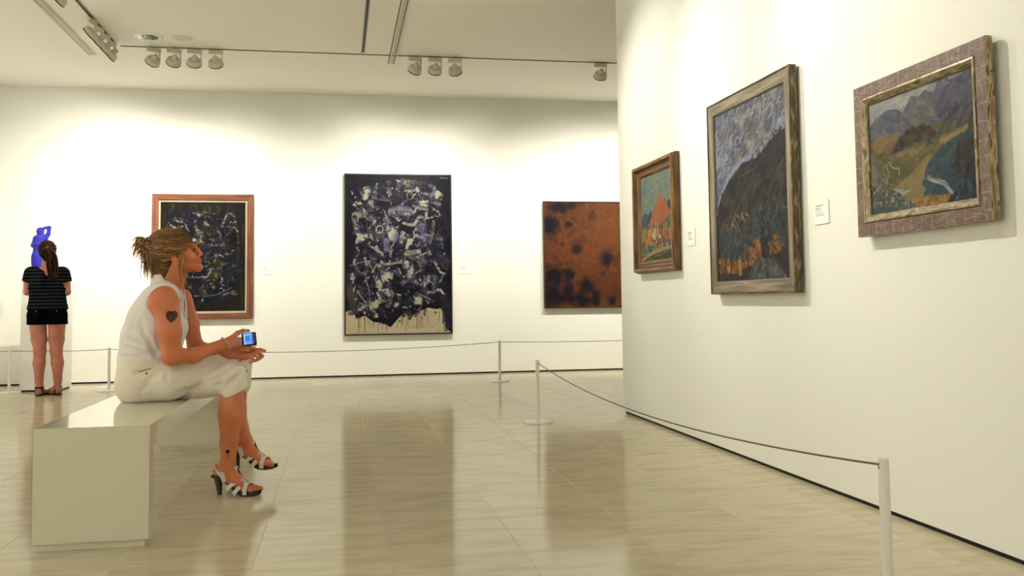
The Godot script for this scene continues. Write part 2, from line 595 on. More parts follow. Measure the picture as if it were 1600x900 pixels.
func make_pedestal() -> void:
	var m := mat(Color(0.90, 0.895, 0.88), 0.5)
	var o := thing("pedestal", "tall white pedestal holding the blue figure", "pedestal", Vector3(-3.295, 0, -11.655))
	part(o, "plinth", box_mesh(Vector3(0.40, 0.02, 0.40)), mat(Color(0.05, 0.05, 0.05), 0.7), Vector3(0, 0.01, 0))
	part(o, "body", box_mesh(Vector3(0.43, 1.225, 0.45), 0.003), m, Vector3(0, 0.6325, 0))
	# clear cover
	var g := StandardMaterial3D.new()
	g.albedo_color = Color(1, 1, 1, 0.003)
	g.transparency = BaseMaterial3D.TRANSPARENCY_ALPHA
	g.roughness = 0.02
	g.metallic_specular = 0.12
	var c := thing("glass_case", "clear glass case over the blue figure", "glass case", Vector3(-3.295, 1.245, -11.655))
	var hh := 0.72
	for q in [[Vector3(0, hh * 0.5, 0.2), Vector3(0.40, hh, 0.006)], [Vector3(0, hh * 0.5, -0.2), Vector3(0.40, hh, 0.006)], [Vector3(-0.2, hh * 0.5, 0), Vector3(0.006, hh, 0.394)], [Vector3(0.2, hh * 0.5, 0), Vector3(0.006, hh, 0.394)], [Vector3(0, hh, 0), Vector3(0.40, 0.006, 0.40)]]:
		part(c, "pane", box_mesh(q[1]), g, q[0])


func make_stanchions() -> void:
	var m := mat(Color(0.93, 0.925, 0.905), 0.35)
	var slot_m := mat(Color(0.25, 0.24, 0.22), 0.6)
	var cord_m := mat(Color(0.42, 0.37, 0.29), 0.8)
	var tops := []
	var hgt := 0.483
	var spots := [Vector3(1.533, 0, -7.281), Vector3(1.545, 0, -2.515), Vector3(1.877, 0, -11.084), Vector3(-2.529, 0, -11.267), Vector3(-3.599, 0, -11.381), Vector3(4.6, 0, -11.05), Vector3(-4.62, 0, -11.45)]
	var says := ["slim white barrier post with round base in the middle of the floor", "slim white barrier post closest to the camera at lower right", "slim white barrier post on the far side near the rust painting", "slim white barrier post just behind the seated woman", "slim white barrier post left of the pedestal", "slim white barrier post hidden behind the right-hand wall", "slim white barrier post at the left wall, outside the picture"]
	for k in spots.size():
		var o := thing("barrier_post", says[k], "barrier post", spots[k], "barrier posts")
		var s := Shape.new()
		s.lathe([Vector2(0.001, 0.012), Vector2(0.095, 0.0115), Vector2(0.112, 0.009), Vector2(0.116, 0.004), Vector2(0.115, 0.0), Vector2(0.001, 0.0)], 36)
		part(o, "base", s.mesh(), m)
		s = Shape.new()
		s.lathe([Vector2(0.0155, 0.011), Vector2(0.0155, hgt - 0.002), Vector2(0.0145, hgt), Vector2(0.001, hgt)], 20)
		part(o, "pole", s.mesh(), m)
		part(o, "slot", box_mesh(Vector3(0.0318, 0.018, 0.004)), slot_m, Vector3(0, hgt - 0.020, 0))
		tops.append(spots[k] + Vector3(0, hgt - 0.020, 0))
	# the cords, each hanging between two posts
	for c in [[0, 1, 0.103, "grey rope hanging in front of the landscapes wall"], [2, 3, 0.070, "long grey rope hanging in front of the far paintings"], [2, 5, 0.012, "grey rope running to the right in front of the rust painting"], [3, 4, 0.012, "grey rope hanging in front of the pedestal"], [4, 6, 0.02, "short grey rope at the left edge of the picture"]]:
		var a: Vector3 = tops[c[0]]
		var b: Vector3 = tops[c[1]]
		var along := (b - a).normalized() * 0.0155
		a += along
		b -= along
		var o := thing("rope", c[3], "rope", a, "barrier ropes")
		var path := []
		for k in 33:
			var t := k / 32.0
			path.append((b - a) * t - Vector3(0, 4.0 * float(c[2]) * t * (1.0 - t), 0))
		var s := Shape.new()
		s.tube(path, [0.0032], 8)
		part(o, "strand", s.mesh(), cord_m)


# ---------------------------------------------------------------- painting with a brush on an image

class Canvas:
	var img: Image
	var w: int
	var h: int
	var r := RandomNumberGenerator.new()

	func _init(w_: int, h_: int, base: Color, seed_: int) -> void:
		w = w_
		h = h_
		img = Image.create_empty(w, h, false, Image.FORMAT_RGB8)
		img.fill(base)
		r.seed = seed_

	func dab(x: int, y: int, c: Color, a: float) -> void:
		if x >= 0 and y >= 0 and x < w and y < h:
			img.set_pixel(x, y, img.get_pixel(x, y).lerp(c, a))

	func jitter(c: Color, j: float) -> Color:
		var k := r.randf_range(-j, j)
		return Color(clampf(c.r + k + r.randf_range(-j, j) * 0.3, 0, 1), clampf(c.g + k + r.randf_range(-j, j) * 0.3, 0, 1), clampf(c.b + k + r.randf_range(-j, j) * 0.3, 0, 1))

	# pts in 0..1 of the canvas, width in 0..1 of its width; bristles leave streaks along the stroke
	func stroke(pts: Array, width: float, c: Color, dry := 0.25, alpha := 0.92) -> void:
		var px := []
		for p in pts:
			px.append(Vector2(p[0] * w, p[1] * h))
		var path := []
		for k in px.size() - 1:
			var p0: Vector2 = px[maxi(k - 1, 0)]
			var p1: Vector2 = px[k]
			var p2: Vector2 = px[k + 1]
			var p3: Vector2 = px[mini(k + 2, px.size() - 1)]
			var steps := maxi(2, int(p1.distance_to(p2) / 0.8))
			for j in steps:
				path.append(p1.cubic_interpolate(p2, p0, p3, float(j) / steps))
		path.append(px[px.size() - 1])
		var half := maxf(width * w * 0.5, 0.5)
		var n := maxi(1, int(half * 2.0))
		var charge := []
		var tint := []
		for q in n:
			charge.append(0.0 if r.randf() < dry * 0.6 else alpha * r.randf_range(1.0 - dry, 1.0))
			tint.append(jitter(c, 0.05))
		for k in path.size():
			var a: Vector2 = path[maxi(k - 1, 0)]
			var b: Vector2 = path[mini(k + 1, path.size() - 1)]
			var d := (b - a).normalized()
			var s := Vector2(-d.y, d.x)
			var t := float(k) / maxf(1.0, path.size() - 1)
			var body := 1.0 - 0.35 * pow(absf(t * 2.0 - 1.0), 4.0)
			var run := 1.0 - dry * maxf(0.0, t - 0.5)
			for q in n:
				if charge[q] > 0.0 and r.randf() > dry * 0.15:
					var o := ((q + 0.5) / n * 2.0 - 1.0) * half * body
					var at: Vector2 = path[k] + s * o
					dab(int(at.x), int(at.y), tint[q], charge[q] * run)

	func poly(pts: Array, c: Color, jit := 0.03, alpha := 1.0) -> void:
		var px := PackedVector2Array()
		var lo := Vector2(1e6, 1e6)
		var hi := Vector2(-1e6, -1e6)
		for p in pts:
			var v := Vector2(p[0] * w, p[1] * h)
			px.append(v)
			lo = lo.min(v)
			hi = hi.max(v)
		for y in range(maxi(0, int(lo.y)), mini(h, int(hi.y) + 1)):
			var xs := []
			for k in px.size():
				var a := px[k]
				var b := px[(k + 1) % px.size()]
				if (a.y <= y) != (b.y <= y):
					xs.append(a.x + (y - a.y) / (b.y - a.y) * (b.x - a.x))
			xs.sort()
			for k in range(0, xs.size() - 1, 2):
				for x in range(maxi(0, int(xs[k])), mini(w, int(xs[k + 1]) + 1)):
					dab(x, y, jitter(c, jit), alpha)

	# short strokes scattered inside a polygon
	func hatch(pts: Array, cols: Array, count: int, len_: float, width: float, angle: float, spread := 0.4, dry := 0.3) -> void:
		var poly_ := PackedVector2Array()
		var lo := Vector2(9, 9)
		var hi := Vector2(-9, -9)
		for p in pts:
			poly_.append(Vector2(p[0], p[1]))
			lo = lo.min(Vector2(p[0], p[1]))
			hi = hi.max(Vector2(p[0], p[1]))
		for k in count:
			var at := Vector2(r.randf_range(lo.x, hi.x), r.randf_range(lo.y, hi.y))
			if not Geometry2D.is_point_in_polygon(at, poly_):
				continue
			var an := angle + r.randf_range(-spread, spread)
			var d := Vector2(cos(an), sin(an) * w / h) * len_ * 0.5 * r.randf_range(0.6, 1.3)
			var bend := Vector2(-d.y, d.x) * r.randf_range(-0.35, 0.35)
			var a := at - d
			var b := at + d
			if not Geometry2D.is_point_in_polygon(a, poly_) or not Geometry2D.is_point_in_polygon(b, poly_):
				a = at - d * 0.3
				b = at + d * 0.3
			stroke([[a.x, a.y], [at.x + bend.x, at.y + bend.y], [b.x, b.y]], width * r.randf_range(0.6, 1.3), jitter(cols[r.randi() % cols.size()], 0.03), dry, 0.8)

	# marbled paint: a warped noise looked up in a list of [up to, colour], inside a polygon
	func swirl(pts: Array, seed_: int, freq: float, warp: float, tones: Array, ridged := false) -> void:
		var n := FastNoiseLite.new()
		n.seed = seed_
		n.frequency = freq
		n.noise_type = FastNoiseLite.TYPE_SIMPLEX_SMOOTH
		n.fractal_octaves = 4
		if ridged:
			n.fractal_type = FastNoiseLite.FRACTAL_RIDGED
			n.fractal_octaves = 2
		n.domain_warp_enabled = true
		n.domain_warp_amplitude = warp
		n.domain_warp_frequency = freq * 1.3
		var grain_ := FastNoiseLite.new()
		grain_.seed = seed_ + 1
		grain_.frequency = 0.35
		var area := PackedVector2Array()
		for p in pts:
			area.append(Vector2(p[0] * w, p[1] * h))
		for y in h:
			for x in w:
				if Geometry2D.is_point_in_polygon(Vector2(x, y) + Vector2(grain_.get_noise_2d(x * 0.1, y * 0.1), grain_.get_noise_2d(y * 0.1, x * 0.1)) * 14.0, area):
					var v := n.get_noise_2d(x, y) + grain_.get_noise_2d(x, y) * 0.06
					for t in tones:
						if v < t[0]:
							if t[1].a > 0.0:
								dab(x, y, t[1], t[1].a * (0.85 + 0.3 * grain_.get_noise_2d(x + 900, y)))
							break

	func blob(cx: float, cy: float, rx: float, ry: float, c: Color, alpha: float, noise: FastNoiseLite) -> void:
		for y in range(maxi(0, int((cy - ry * 1.5) * h)), mini(h, int((cy + ry * 1.5) * h))):
			for x in range(maxi(0, int((cx - rx * 1.5) * w)), mini(w, int((cx + rx * 1.5) * w))):
				var d := Vector2((float(x) / w - cx) / rx, (float(y) / h - cy) / ry).length() + noise.get_noise_2d(x, y) * 0.42
				var a := clampf((1.2 - d) / 0.75, 0.0, 1.0) * alpha
				if a > 0.0:
					dab(x, y, c, a)

	func texture() -> ImageTexture:
		return ImageTexture.create_from_image(img)

	func relief(strength: float) -> ImageTexture:
		var g: Image = img.duplicate()
		g.convert(Image.FORMAT_RGBA8)
		g.bump_map_to_normal_map(strength)
		return ImageTexture.create_from_image(g)


func rgb8(r: int, g: int, b: int) -> Color:
	return Color(r / 255.0, g / 255.0, b / 255.0)


func paint_material(c: Canvas, rough: float, bump: float) -> StandardMaterial3D:
	var m := StandardMaterial3D.new()
	m.albedo_texture = c.texture()
	m.albedo_color = Color(0.80, 0.80, 0.80)
	m.metallic_specular = 0.25
	m.roughness = rough
	if bump > 0.0:
		m.normal_enabled = true
		m.normal_texture = c.relief(bump)
		m.normal_scale = 0.7
	return m


# one mitred rail along x: profile points are (distance in from the outer edge, height off the back)
func rail_mesh(length: float, profile: Array) -> ArrayMesh:
	var s := Shape.new()
	for k in profile.size() - 1:
		var p: Vector2 = profile[k]
		var q: Vector2 = profile[k + 1]
		var d := q - p
		var out := Vector3(0, d.y, d.x)
		if out.length() < 1e-6:
			continue
		var l := length * 0.5
		s.flat_quad(Vector3(-l + p.x, -p.x, p.y), Vector3(l - p.x, -p.x, p.y), Vector3(l - q.x, -q.x, q.y), Vector3(-l + q.x, -q.x, q.y), out)
	return s.mesh()


# four rails of a frame of outer size w x h about the origin, facing +z
func frame_rails(o: Node3D, called: String, w: float, h: float, profile: Array, m: Material, z := 0.0, inset := 0.0) -> void:
	var hor := rail_mesh(w - 2 * inset, profile)
	var ver := rail_mesh(h - 2 * inset, profile)
	for k in 4:
		var bas := Basis(Vector3.BACK, -PI * 0.5 * k)
		var reach := (h if k % 2 == 0 else w) * 0.5 - inset
		part(o, called, hor if k % 2 == 0 else ver, m, bas * Vector3(0, reach, 0) + Vector3(0, 0, z), bas)


func canvas_mesh(w: float, h: float, t: float) -> ArrayMesh:
	var s := Shape.new()
	s.flat_quad(Vector3(-w, h, 0) * 0.5, Vector3(w, h, 0) * 0.5, Vector3(w, -h, 0) * 0.5, Vector3(-w, -h, 0) * 0.5, Vector3.BACK)
	var b := Vector3(0, 0, -t)
	var q := [Vector3(-w, h, 0) * 0.5, Vector3(w, h, 0) * 0.5, Vector3(w, -h, 0) * 0.5, Vector3(-w, -h, 0) * 0.5]
	var e := Vector2(0.004, 0.004)
	for k in 4:
		var a: Vector3 = q[k]
		var c: Vector3 = q[(k + 1) % 4]
		s.flat_quad(a, c, c + b, a + b, a + c, Color.WHITE, [e, e, e, e])
	s.flat_quad(q[0] + b, q[1] + b, q[2] + b, q[3] + b, Vector3.FORWARD, Color.WHITE, [e, e, e, e])
	return s.mesh()


func wood(a: Color, b: Color, seed_: int, rough := 0.5, stretch := Vector3(0.6, 7, 7)) -> StandardMaterial3D:
	var m := StandardMaterial3D.new()
	m.albedo_texture = ramp_texture(noise_image(seed_, 0.016, 5, 256, 256), [[0.15, a], [0.5, a.lerp(b, 0.5)], [0.85, b]])
	m.uv1_triplanar = true
	m.uv1_scale = stretch
	m.roughness = rough
	return m


func make_back_paintings() -> void:
	# dark tangle in a brown wooden frame
	var w := 1.228
	var h := 1.576
	var o := thing("framed_painting", "dark tangled abstract painting in a brown wooden frame behind the seated woman", "painting", Vector3(-1.678, 1.555, BACK_Z + 0.018), "paintings on the far wall")
	frame_rails(o, "frame_rail", w, h, [Vector2(0, 0), Vector2(0, 0.040), Vector2(0.006, 0.046), Vector2(0.070, 0.040), Vector2(0.078, 0.034), Vector2(0.078, 0.012), Vector2(0.0, 0.0)], wood(rgb8(88, 46, 28), rgb8(128, 74, 46), 21, 0.4))
	frame_rails(o, "liner", w, h, [Vector2(0.078, 0.010), Vector2(0.078, 0.026), Vector2(0.100, 0.022), Vector2(0.100, 0.010)], mat(rgb8(172, 158, 130), 0.7))
	part(o, "canvas", canvas_mesh(w - 0.2, h - 0.2, 0.014), paint_material(draw_tangle(), 0.32, 5.0), Vector3(0, 0, 0.017))
	# large black and white canvas
	w = 1.396
	h = 2.098
	o = thing("framed_painting", "large black, white and blue-grey abstract painting in a thin black frame", "painting", Vector3(0.771, 1.579, BACK_Z + 0.012), "paintings on the far wall")
	frame_rails(o, "frame_rail", w, h, [Vector2(0, 0), Vector2(0, 0.044), Vector2(0.016, 0.044), Vector2(0.016, 0.030), Vector2(0.0, 0.0)], mat(Color(0.03, 0.028, 0.03), 0.45))
	part(o, "canvas", canvas_mesh(w - 0.030, h - 0.030, 0.028), paint_material(draw_figure(), 0.5, 3.0), Vector3(0, 0, 0.034))
	# rust coloured canvas
	w = 1.24
	h = 1.441
	o = thing("framed_painting", "rust-brown abstract painting with dark blue stains, partly behind the right wall", "painting", Vector3(2.706 + w * 0.5, 1.5635, BACK_Z + 0.022), "paintings on the far wall")
	frame_rails(o, "frame_rail", w, h, [Vector2(0, 0), Vector2(0, 0.044), Vector2(0.014, 0.044), Vector2(0.018, 0.032), Vector2(0.018, 0.010), Vector2(0.0, 0.0)], wood(rgb8(44, 22, 14), rgb8(70, 38, 22), 25, 0.5))
	part(o, "canvas", canvas_mesh(w - 0.034, h - 0.034, 0.024), paint_material(draw_rust(), 0.6, 2.0), Vector3(0, 0, 0.034))


func draw_tangle() -> Canvas:
	var c := Canvas.new(360, 480, rgb8(30, 27, 24), 11)
	var full := [[0, 0], [1, 0], [1, 1], [0, 1]]
	c.hatch(full, [rgb8(44, 39, 28), rgb8(32, 28, 26), rgb8(54, 47, 32), rgb8(26, 24, 34)], 420, 0.22, 0.03, PI * 0.5, 0.15)
	# ochre and olive patches under the black
	for k in 26:
		var x := c.r.randf_range(0.14, 0.9)
		var y := c.r.randf_range(0.15, 0.86)
		c.hatch([[x - 0.07, y - 0.05], [x + 0.07, y - 0.05], [x + 0.07, y + 0.05], [x - 0.07, y + 0.05]], [rgb8(120, 98, 42), rgb8(88, 78, 48), rgb8(146, 118, 44), rgb8(92, 92, 92), rgb8(70, 60, 40)], 7, 0.09, 0.025, PI * 0.35, 1.2)
	c.hatch([[0.68, 0.38], [0.78, 0.38], [0.78, 0.44], [0.68, 0.44]], [rgb8(190, 165, 60), rgb8(160, 130, 50)], 10, 0.05, 0.03, 0.3, 0.6)
	c.hatch([[0.62, 0.6], [0.78, 0.6], [0.78, 0.76], [0.62, 0.76]], [rgb8(110, 102, 62), rgb8(84, 80, 54)], 18, 0.1, 0.03, PI * 0.5, 0.3)
	var clear := Color(0, 0, 0, 0)
	var mid := [[.1, .1], [.9, .09], [.92, .5], [.9, .88], [.5, .92], [.1, .88]]
	c.swirl(mid, 401, 0.013, 40.0, [[0.12, clear], [0.24, rgb8(70, 62, 38)], [0.32, rgb8(104, 92, 50)], [0.40, rgb8(70, 70, 72)], [9.0, rgb8(120, 108, 70)]])
	c.swirl(mid, 405, 0.011, 48.0, [[-0.02, clear], [0.5, Color(0.075, 0.078, 0.13)], [9.0, Color(0.05, 0.05, 0.07)]])
	c.swirl(mid, 409, 0.010, 44.0, [[0.66, clear], [0.76, rgb8(66, 68, 92)], [0.84, rgb8(120, 122, 138)], [9.0, rgb8(196, 196, 200)]], true)
	# thick black-blue loops with pale ridges
	for k in 34:
		var x := c.r.randf_range(0.12, 0.9)
		var y := c.r.randf_range(0.10, 0.88)
		var a := c.r.randf_range(0.0, TAU)
		var l := c.r.randf_range(0.06, 0.17)
		var bend := c.r.randf_range(-0.09, 0.09)
		var d := Vector2(cos(a), sin(a) * 0.75) * l
		var s := Vector2(-d.y, d.x).normalized() * bend
		var pts := [[x - d.x, y - d.y], [x + s.x, y + s.y], [x + d.x, y + d.y]]
		c.stroke(pts, c.r.randf_range(0.035, 0.065), [rgb8(20, 20, 34), rgb8(26, 27, 48), rgb8(18, 17, 22), rgb8(36, 38, 62)][c.r.randi() % 4], 0.1)
		var e := 0.010
		var line := [[pts[0][0] + e, pts[0][1] - e], [pts[1][0] + e, pts[1][1] - e], [pts[2][0] + e, pts[2][1] - e]]
		c.stroke(line, 0.009, [rgb8(96, 98, 118), rgb8(70, 72, 96), rgb8(140, 140, 150), rgb8(84, 76, 56)][c.r.randi() % 4], 0.75, 0.8)
	for k in 70:
		var x := c.r.randf_range(0.12, 0.88)
		var y := c.r.randf_range(0.12, 0.86)
		var a := c.r.randf_range(-0.4, 1.9)
		var l := c.r.randf_range(0.012, 0.04)
		c.stroke([[x, y], [x + cos(a) * l, y + sin(a) * l * 0.75]], c.r.randf_range(0.008, 0.018), [rgb8(205, 205, 208), rgb8(150, 152, 170), rgb8(190, 176, 150)][c.r.randi() % 3], 0.3)
	c.stroke([[0.46, 0.87], [0.66, 0.85], [0.86, 0.79]], 0.05, rgb8(22, 23, 36), 0.1)
	c.stroke([[0.5, 0.865], [0.68, 0.845], [0.84, 0.785]], 0.012, rgb8(165, 170, 185), 0.4)
	c.stroke([[0.4, 0.46], [0.6, 0.43], [0.86, 0.42]], 0.04, rgb8(20, 21, 36), 0.1)
	return c


func draw_figure() -> Canvas:
	var c := Canvas.new(520, 780, rgb8(17, 15, 28), 12)
	var navy := [rgb8(18, 16, 30), rgb8(26, 24, 42), rgb8(12, 11, 18), rgb8(34, 34, 58)]
	c.hatch([[0, 0], [1, 0], [1, 0.86], [0, 0.86]], navy, 260, 0.2, 0.06, 0.4, 1.5)
	# bare canvas along the bottom, with runs of paint
	c.poly([[0, 0.86], [0.06, 0.845], [0.10, 0.90], [0.18, 0.885], [0.26, 0.925], [0.35, 0.93], [0.42, 0.96], [0.5, 0.90], [0.56, 0.86], [0.66, 0.875], [0.78, 0.84], [0.86, 0.85], [0.92, 0.84], [0.95, 0.97], [1, 1], [0, 1]], rgb8(206, 190, 158), 0.02)
	c.hatch([[0.03, 0.84], [0.94, 0.82], [0.94, 0.88], [0.6, 0.91], [0.45, 0.95], [0.3, 0.93], [0.1, 0.9]], [rgb8(18, 16, 26), rgb8(26, 24, 40), rgb8(60, 54, 60)], 60, 0.05, 0.03, 1.3, 0.5)
	for k in 40:
		var x := c.r.randf_range(0.06, 0.93)
		var y := c.r.randf_range(0.84, 0.9)
		c.stroke([[x, y], [x, y + c.r.randf_range(0.04, 0.14)]], 0.004, rgb8(60, 50, 46), 0.2, 0.8)
	for k in 9:
		var y := 0.86 + k * 0.013
		c.stroke([[c.r.randf_range(0.55, 0.7), y], [c.r.randf_range(0.82, 0.94), y]], 0.003, rgb8(70, 58, 52), 0.3, 0.7)
	# middle tones
	var slate := [rgb8(84, 86, 116), rgb8(66, 68, 98), rgb8(104, 104, 128), rgb8(52, 52, 80), rgb8(92, 82, 92)]
	c.hatch([[0.08, 0.1], [0.92, 0.06], [0.9, 0.5], [0.95, 0.8], [0.6, 0.82], [0.3, 0.86], [0.06, 0.8]], slate, 210, 0.11, 0.035, 0.9, 1.4, 0.6)
	c.hatch([[0.08, 0.1], [0.92, 0.06], [0.9, 0.5], [0.95, 0.8], [0.6, 0.84], [0.3, 0.88], [0.06, 0.8]], navy, 190, 0.13, 0.045, 0.6, 1.5, 0.2)
	c.hatch([[0.02, 0.6], [0.13, 0.62], [0.16, 0.86], [0.05, 0.9], [0.02, 0.9]], [rgb8(92, 82, 84), rgb8(72, 64, 72), rgb8(60, 54, 66)], 45, 0.1, 0.06, 1.4, 0.4)
	c.hatch([[0.90, 0.78], [0.985, 0.78], [0.985, 0.98], [0.95, 0.97]], [rgb8(52, 46, 66), rgb8(36, 32, 50)], 26, 0.14, 0.05, 1.5, 0.15)
	var clear := Color(0, 0, 0, 0)
	var shape := [[0.06, 0.10], [0.30, 0.05], [0.5, 0.02], [0.8, 0.04], [0.93, 0.12], [0.9, 0.3], [0.95, 0.5], [0.97, 0.75], [0.7, 0.85], [0.5, 0.88], [0.3, 0.9], [0.1, 0.85], [0.04, 0.6], [0.1, 0.4]]
	c.swirl(shape, 301, 0.008, 48.0, [[0.02, clear], [0.14, rgb8(46, 44, 68)], [0.24, rgb8(82, 80, 106)], [0.31, rgb8(128, 122, 132)], [0.40, rgb8(192, 182, 166)], [9.0, rgb8(214, 204, 182)]])
	c.swirl(shape, 307, 0.010, 50.0, [[-0.04, clear], [0.16, rgb8(20, 18, 30)], [0.24, rgb8(70, 70, 104)], [0.30, rgb8(16, 14, 22)], [9.0, clear]])
	c.swirl(shape, 311, 0.009, 46.0, [[0.74, clear], [0.82, rgb8(158, 150, 150)], [9.0, rgb8(216, 206, 186)]], true)
	var cream := rgb8(214, 204, 182)
	var grey := rgb8(150, 146, 152)
	var blue := rgb8(122, 124, 158)
	var olive := rgb8(120, 116, 84)
	var s := [
		[[[.495, .128], [.503, .07], [.538, .035]], .035, grey], [[[.547, .052], [.643, .041], [.72, .047]], .032, cream], [[[.58, .064], [.65, .10]], .036, cream],
		[[[.79, .058], [.852, .087], [.808, .145]], .035, blue], [[[.643, .18], [.70, .195], [.79, .205]], .05, cream], [[[.70, .175], [.79, .165]], .03, cream],
		[[[.81, .17], [.905, .186]], .02, grey], [[[.904, .122], [.817, .157]], .008, cream], [[[.904, .122], [.904, .19]], .008, grey],
		[[[.20, .145], [.242, .192], [.33, .212]], .026, cream], [[[.277, .087], [.416, .087]], .011, cream], [[[.285, .093], [.294, .151], [.416, .163]], .013, grey],
		[[[.39, .105], [.434, .128]], .035, grey], [[[.216, .128], [.303, .052]], .028, blue], [[[.40, .233], [.503, .204], [.625, .221]], .05, blue],
		[[[.06, .244], [.129, .256]], .024, cream], [[[.077, .274], [.085, .343], [.138, .326]], .022, cream], [[[.355, .279], [.438, .303]], .03, cream],
		[[[.155, .256], [.33, .268]], .03, grey], [[[.538, .303], [.643, .314], [.695, .268], [.765, .279]], .03, cream], [[[.686, .274], [.756, .32]], .036, cream],
		[[[.835, .285], [.821, .361], [.791, .437]], .03, cream], [[[.538, .355], [.521, .437]], .028, cream], [[[.66, .343], [.713, .355]], .022, cream], [[[.643, .355], [.652, .402]], .02, cream],
		[[[.713, .309], [.756, .425]], .06, blue], [[[.477, .355], [.469, .425]], .05, blue], [[[.373, .402], [.38, .483]], .06, blue], [[[.164, .384], [.172, .413]], .035, cream],
		[[[.835, .413], [.896, .384], [.92, .471]], .035, rgb8(58, 60, 92)], [[[.556, .50], [.713, .483]], .04, cream], [[[.286, .448], [.312, .489]], .035, cream],
		[[[.18, .52], [.2, .57]], .03, cream], [[[.286, .55], [.25, .615]], .026, cream], [[[.33, .542], [.38, .562], [.53, .55]], .022, cream],
		[[[.695, .51], [.73, .58]], .06, cream], [[[.787, .638], [.78, .67], [.747, .70]], .026, cream], [[[.757, .65], [.745, .675], [.70, .70]], .014, grey],
		[[[.31, .58], [.334, .66], [.286, .711], [.242, .684]], .010, grey], [[[.172, .609], [.216, .731], [.229, .807]], .012, grey], [[[.364, .655], [.347, .68]], .03, olive],
		[[[.386, .72], [.408, .766]], .036, cream], [[[.486, .754], [.503, .789]], .036, cream], [[[.103, .731], [.19, .807]], .024, cream], [[[.181, .83], [.26, .804], [.373, .783]], .014, rgb8(170, 162, 130)],
		[[[.242, .83], [.416, .871]], .016, grey], [[[.32, .807], [.425, .789]], .010, cream], [[[.364, .882], [.4, .906]], .03, cream], [[[.66, .748], [.834, .807]], .028, olive], [[[.70, .755], [.80, .79]], .012, cream],
		[[[.93, .626], [.887, .684]], .016, grey], [[[.965, .533], [.94, .603]], .05, olive], [[[.643, .847], [.765, .871]], .018, cream], [[[.65, .86], [.72, .84]], .014, cream],
		[[[.44, .62], [.43, .66]], .02, cream], [[[.3, .845], [.36, .86]], .018, cream], [[[.09, .56], [.13, .61], [.2, .63]], .014, grey]]
	for k in 46:
		var x := c.r.randf_range(0.08, 0.9)
		var y := c.r.randf_range(0.08, 0.8)
		var a := c.r.randf_range(0.0, PI)
		var l := c.r.randf_range(0.03, 0.10)
		var d := Vector2(cos(a), sin(a) * 0.67) * l
		c.stroke([[x - d.x, y - d.y], [x + c.r.randf_range(-0.03, 0.03), y + c.r.randf_range(-0.02, 0.02)], [x + d.x, y + d.y]], c.r.randf_range(0.015, 0.05), [grey, blue, rgb8(96, 92, 108), rgb8(176, 168, 158)][c.r.randi() % 4], 0.75)
	for q in s:
		c.stroke(q[0], float(q[1]) * 1.3, q[2], 0.75)
		# a darker drag through the wet paint
		var p: Array = q[0][0]
		var e: Array = q[0][q[0].size() - 1]
		c.stroke([[p[0] + 0.006, p[1] + 0.006], [e[0] + 0.012, e[1] + 0.010]], float(q[1]) * 0.25, rgb8(40, 38, 54), 0.6, 0.8)
	c.hatch([[0.06, 0.06], [0.94, 0.06], [0.94, 0.8], [0.6, 0.84], [0.3, 0.88], [0.06, 0.8]], [rgb8(14, 13, 22), rgb8(20, 18, 32)], 90, 0.10, 0.022, 0.8, 1.5, 0.2)
	for q in s:
		if c.r.randf() < 0.6:
			c.stroke(q[0], float(q[1]) * 0.7, q[2], 0.4)
	for k in 14:
		var x := 0.2 + k * 0.012
		c.stroke([[x, 0.33], [x + 0.004, 0.40]], 0.004, grey, 0.4)
		c.stroke([[0.42 + k * 0.016, 0.215], [0.41 + k * 0.017, 0.25]], 0.004, rgb8(190, 186, 180), 0.4)
	for k in 9:
		var an := TAU * k / 9.0
		c.stroke([[0.32 + 0.034 * cos(an), 0.345 + 0.024 * sin(an)], [0.32 + 0.034 * cos(an + 0.8), 0.345 + 0.024 * sin(an + 0.8)]], 0.012, cream, 0.3)
		c.stroke([[0.09 + 0.03 * cos(an), 0.27 + 0.03 * sin(an)], [0.09 + 0.03 * cos(an + 0.8), 0.27 + 0.03 * sin(an + 0.8)]], 0.010, rgb8(190, 178, 168), 0.3)
		c.stroke([[0.61 + 0.03 * cos(an), 0.13 + 0.026 * sin(an)], [0.61 + 0.03 * cos(an + 0.8), 0.13 + 0.026 * sin(an + 0.8)]], 0.009, rgb8(196, 184, 170), 0.3)
	for k in 7:
		c.stroke([[0.66 + k * 0.016, 0.52 + k * 0.008], [0.72 + k * 0.012, 0.62 - k * 0.006]], 0.006, rgb8(20, 18, 26), 0.2)
		c.stroke([[0.62 + k * 0.01, 0.9 - k * 0.01], [0.64 + k * 0.012, 0.82]], 0.016, rgb8(18, 16, 24), 0.2)
		c.stroke([[0.32 + k * 0.02, 0.90 + (k % 3) * 0.02], [0.3 + k * 0.02, 0.84]], 0.03, rgb8(20, 18, 28), 0.2)
	c.stroke([[0.03, 0.02], [0.5, 0.025], [0.97, 0.018]], 0.012, rgb8(30, 28, 44), 0.3)
	c.stroke([[0.9, 0.012], [0.98, 0.016]], 0.008, cream, 0.5)
	return c


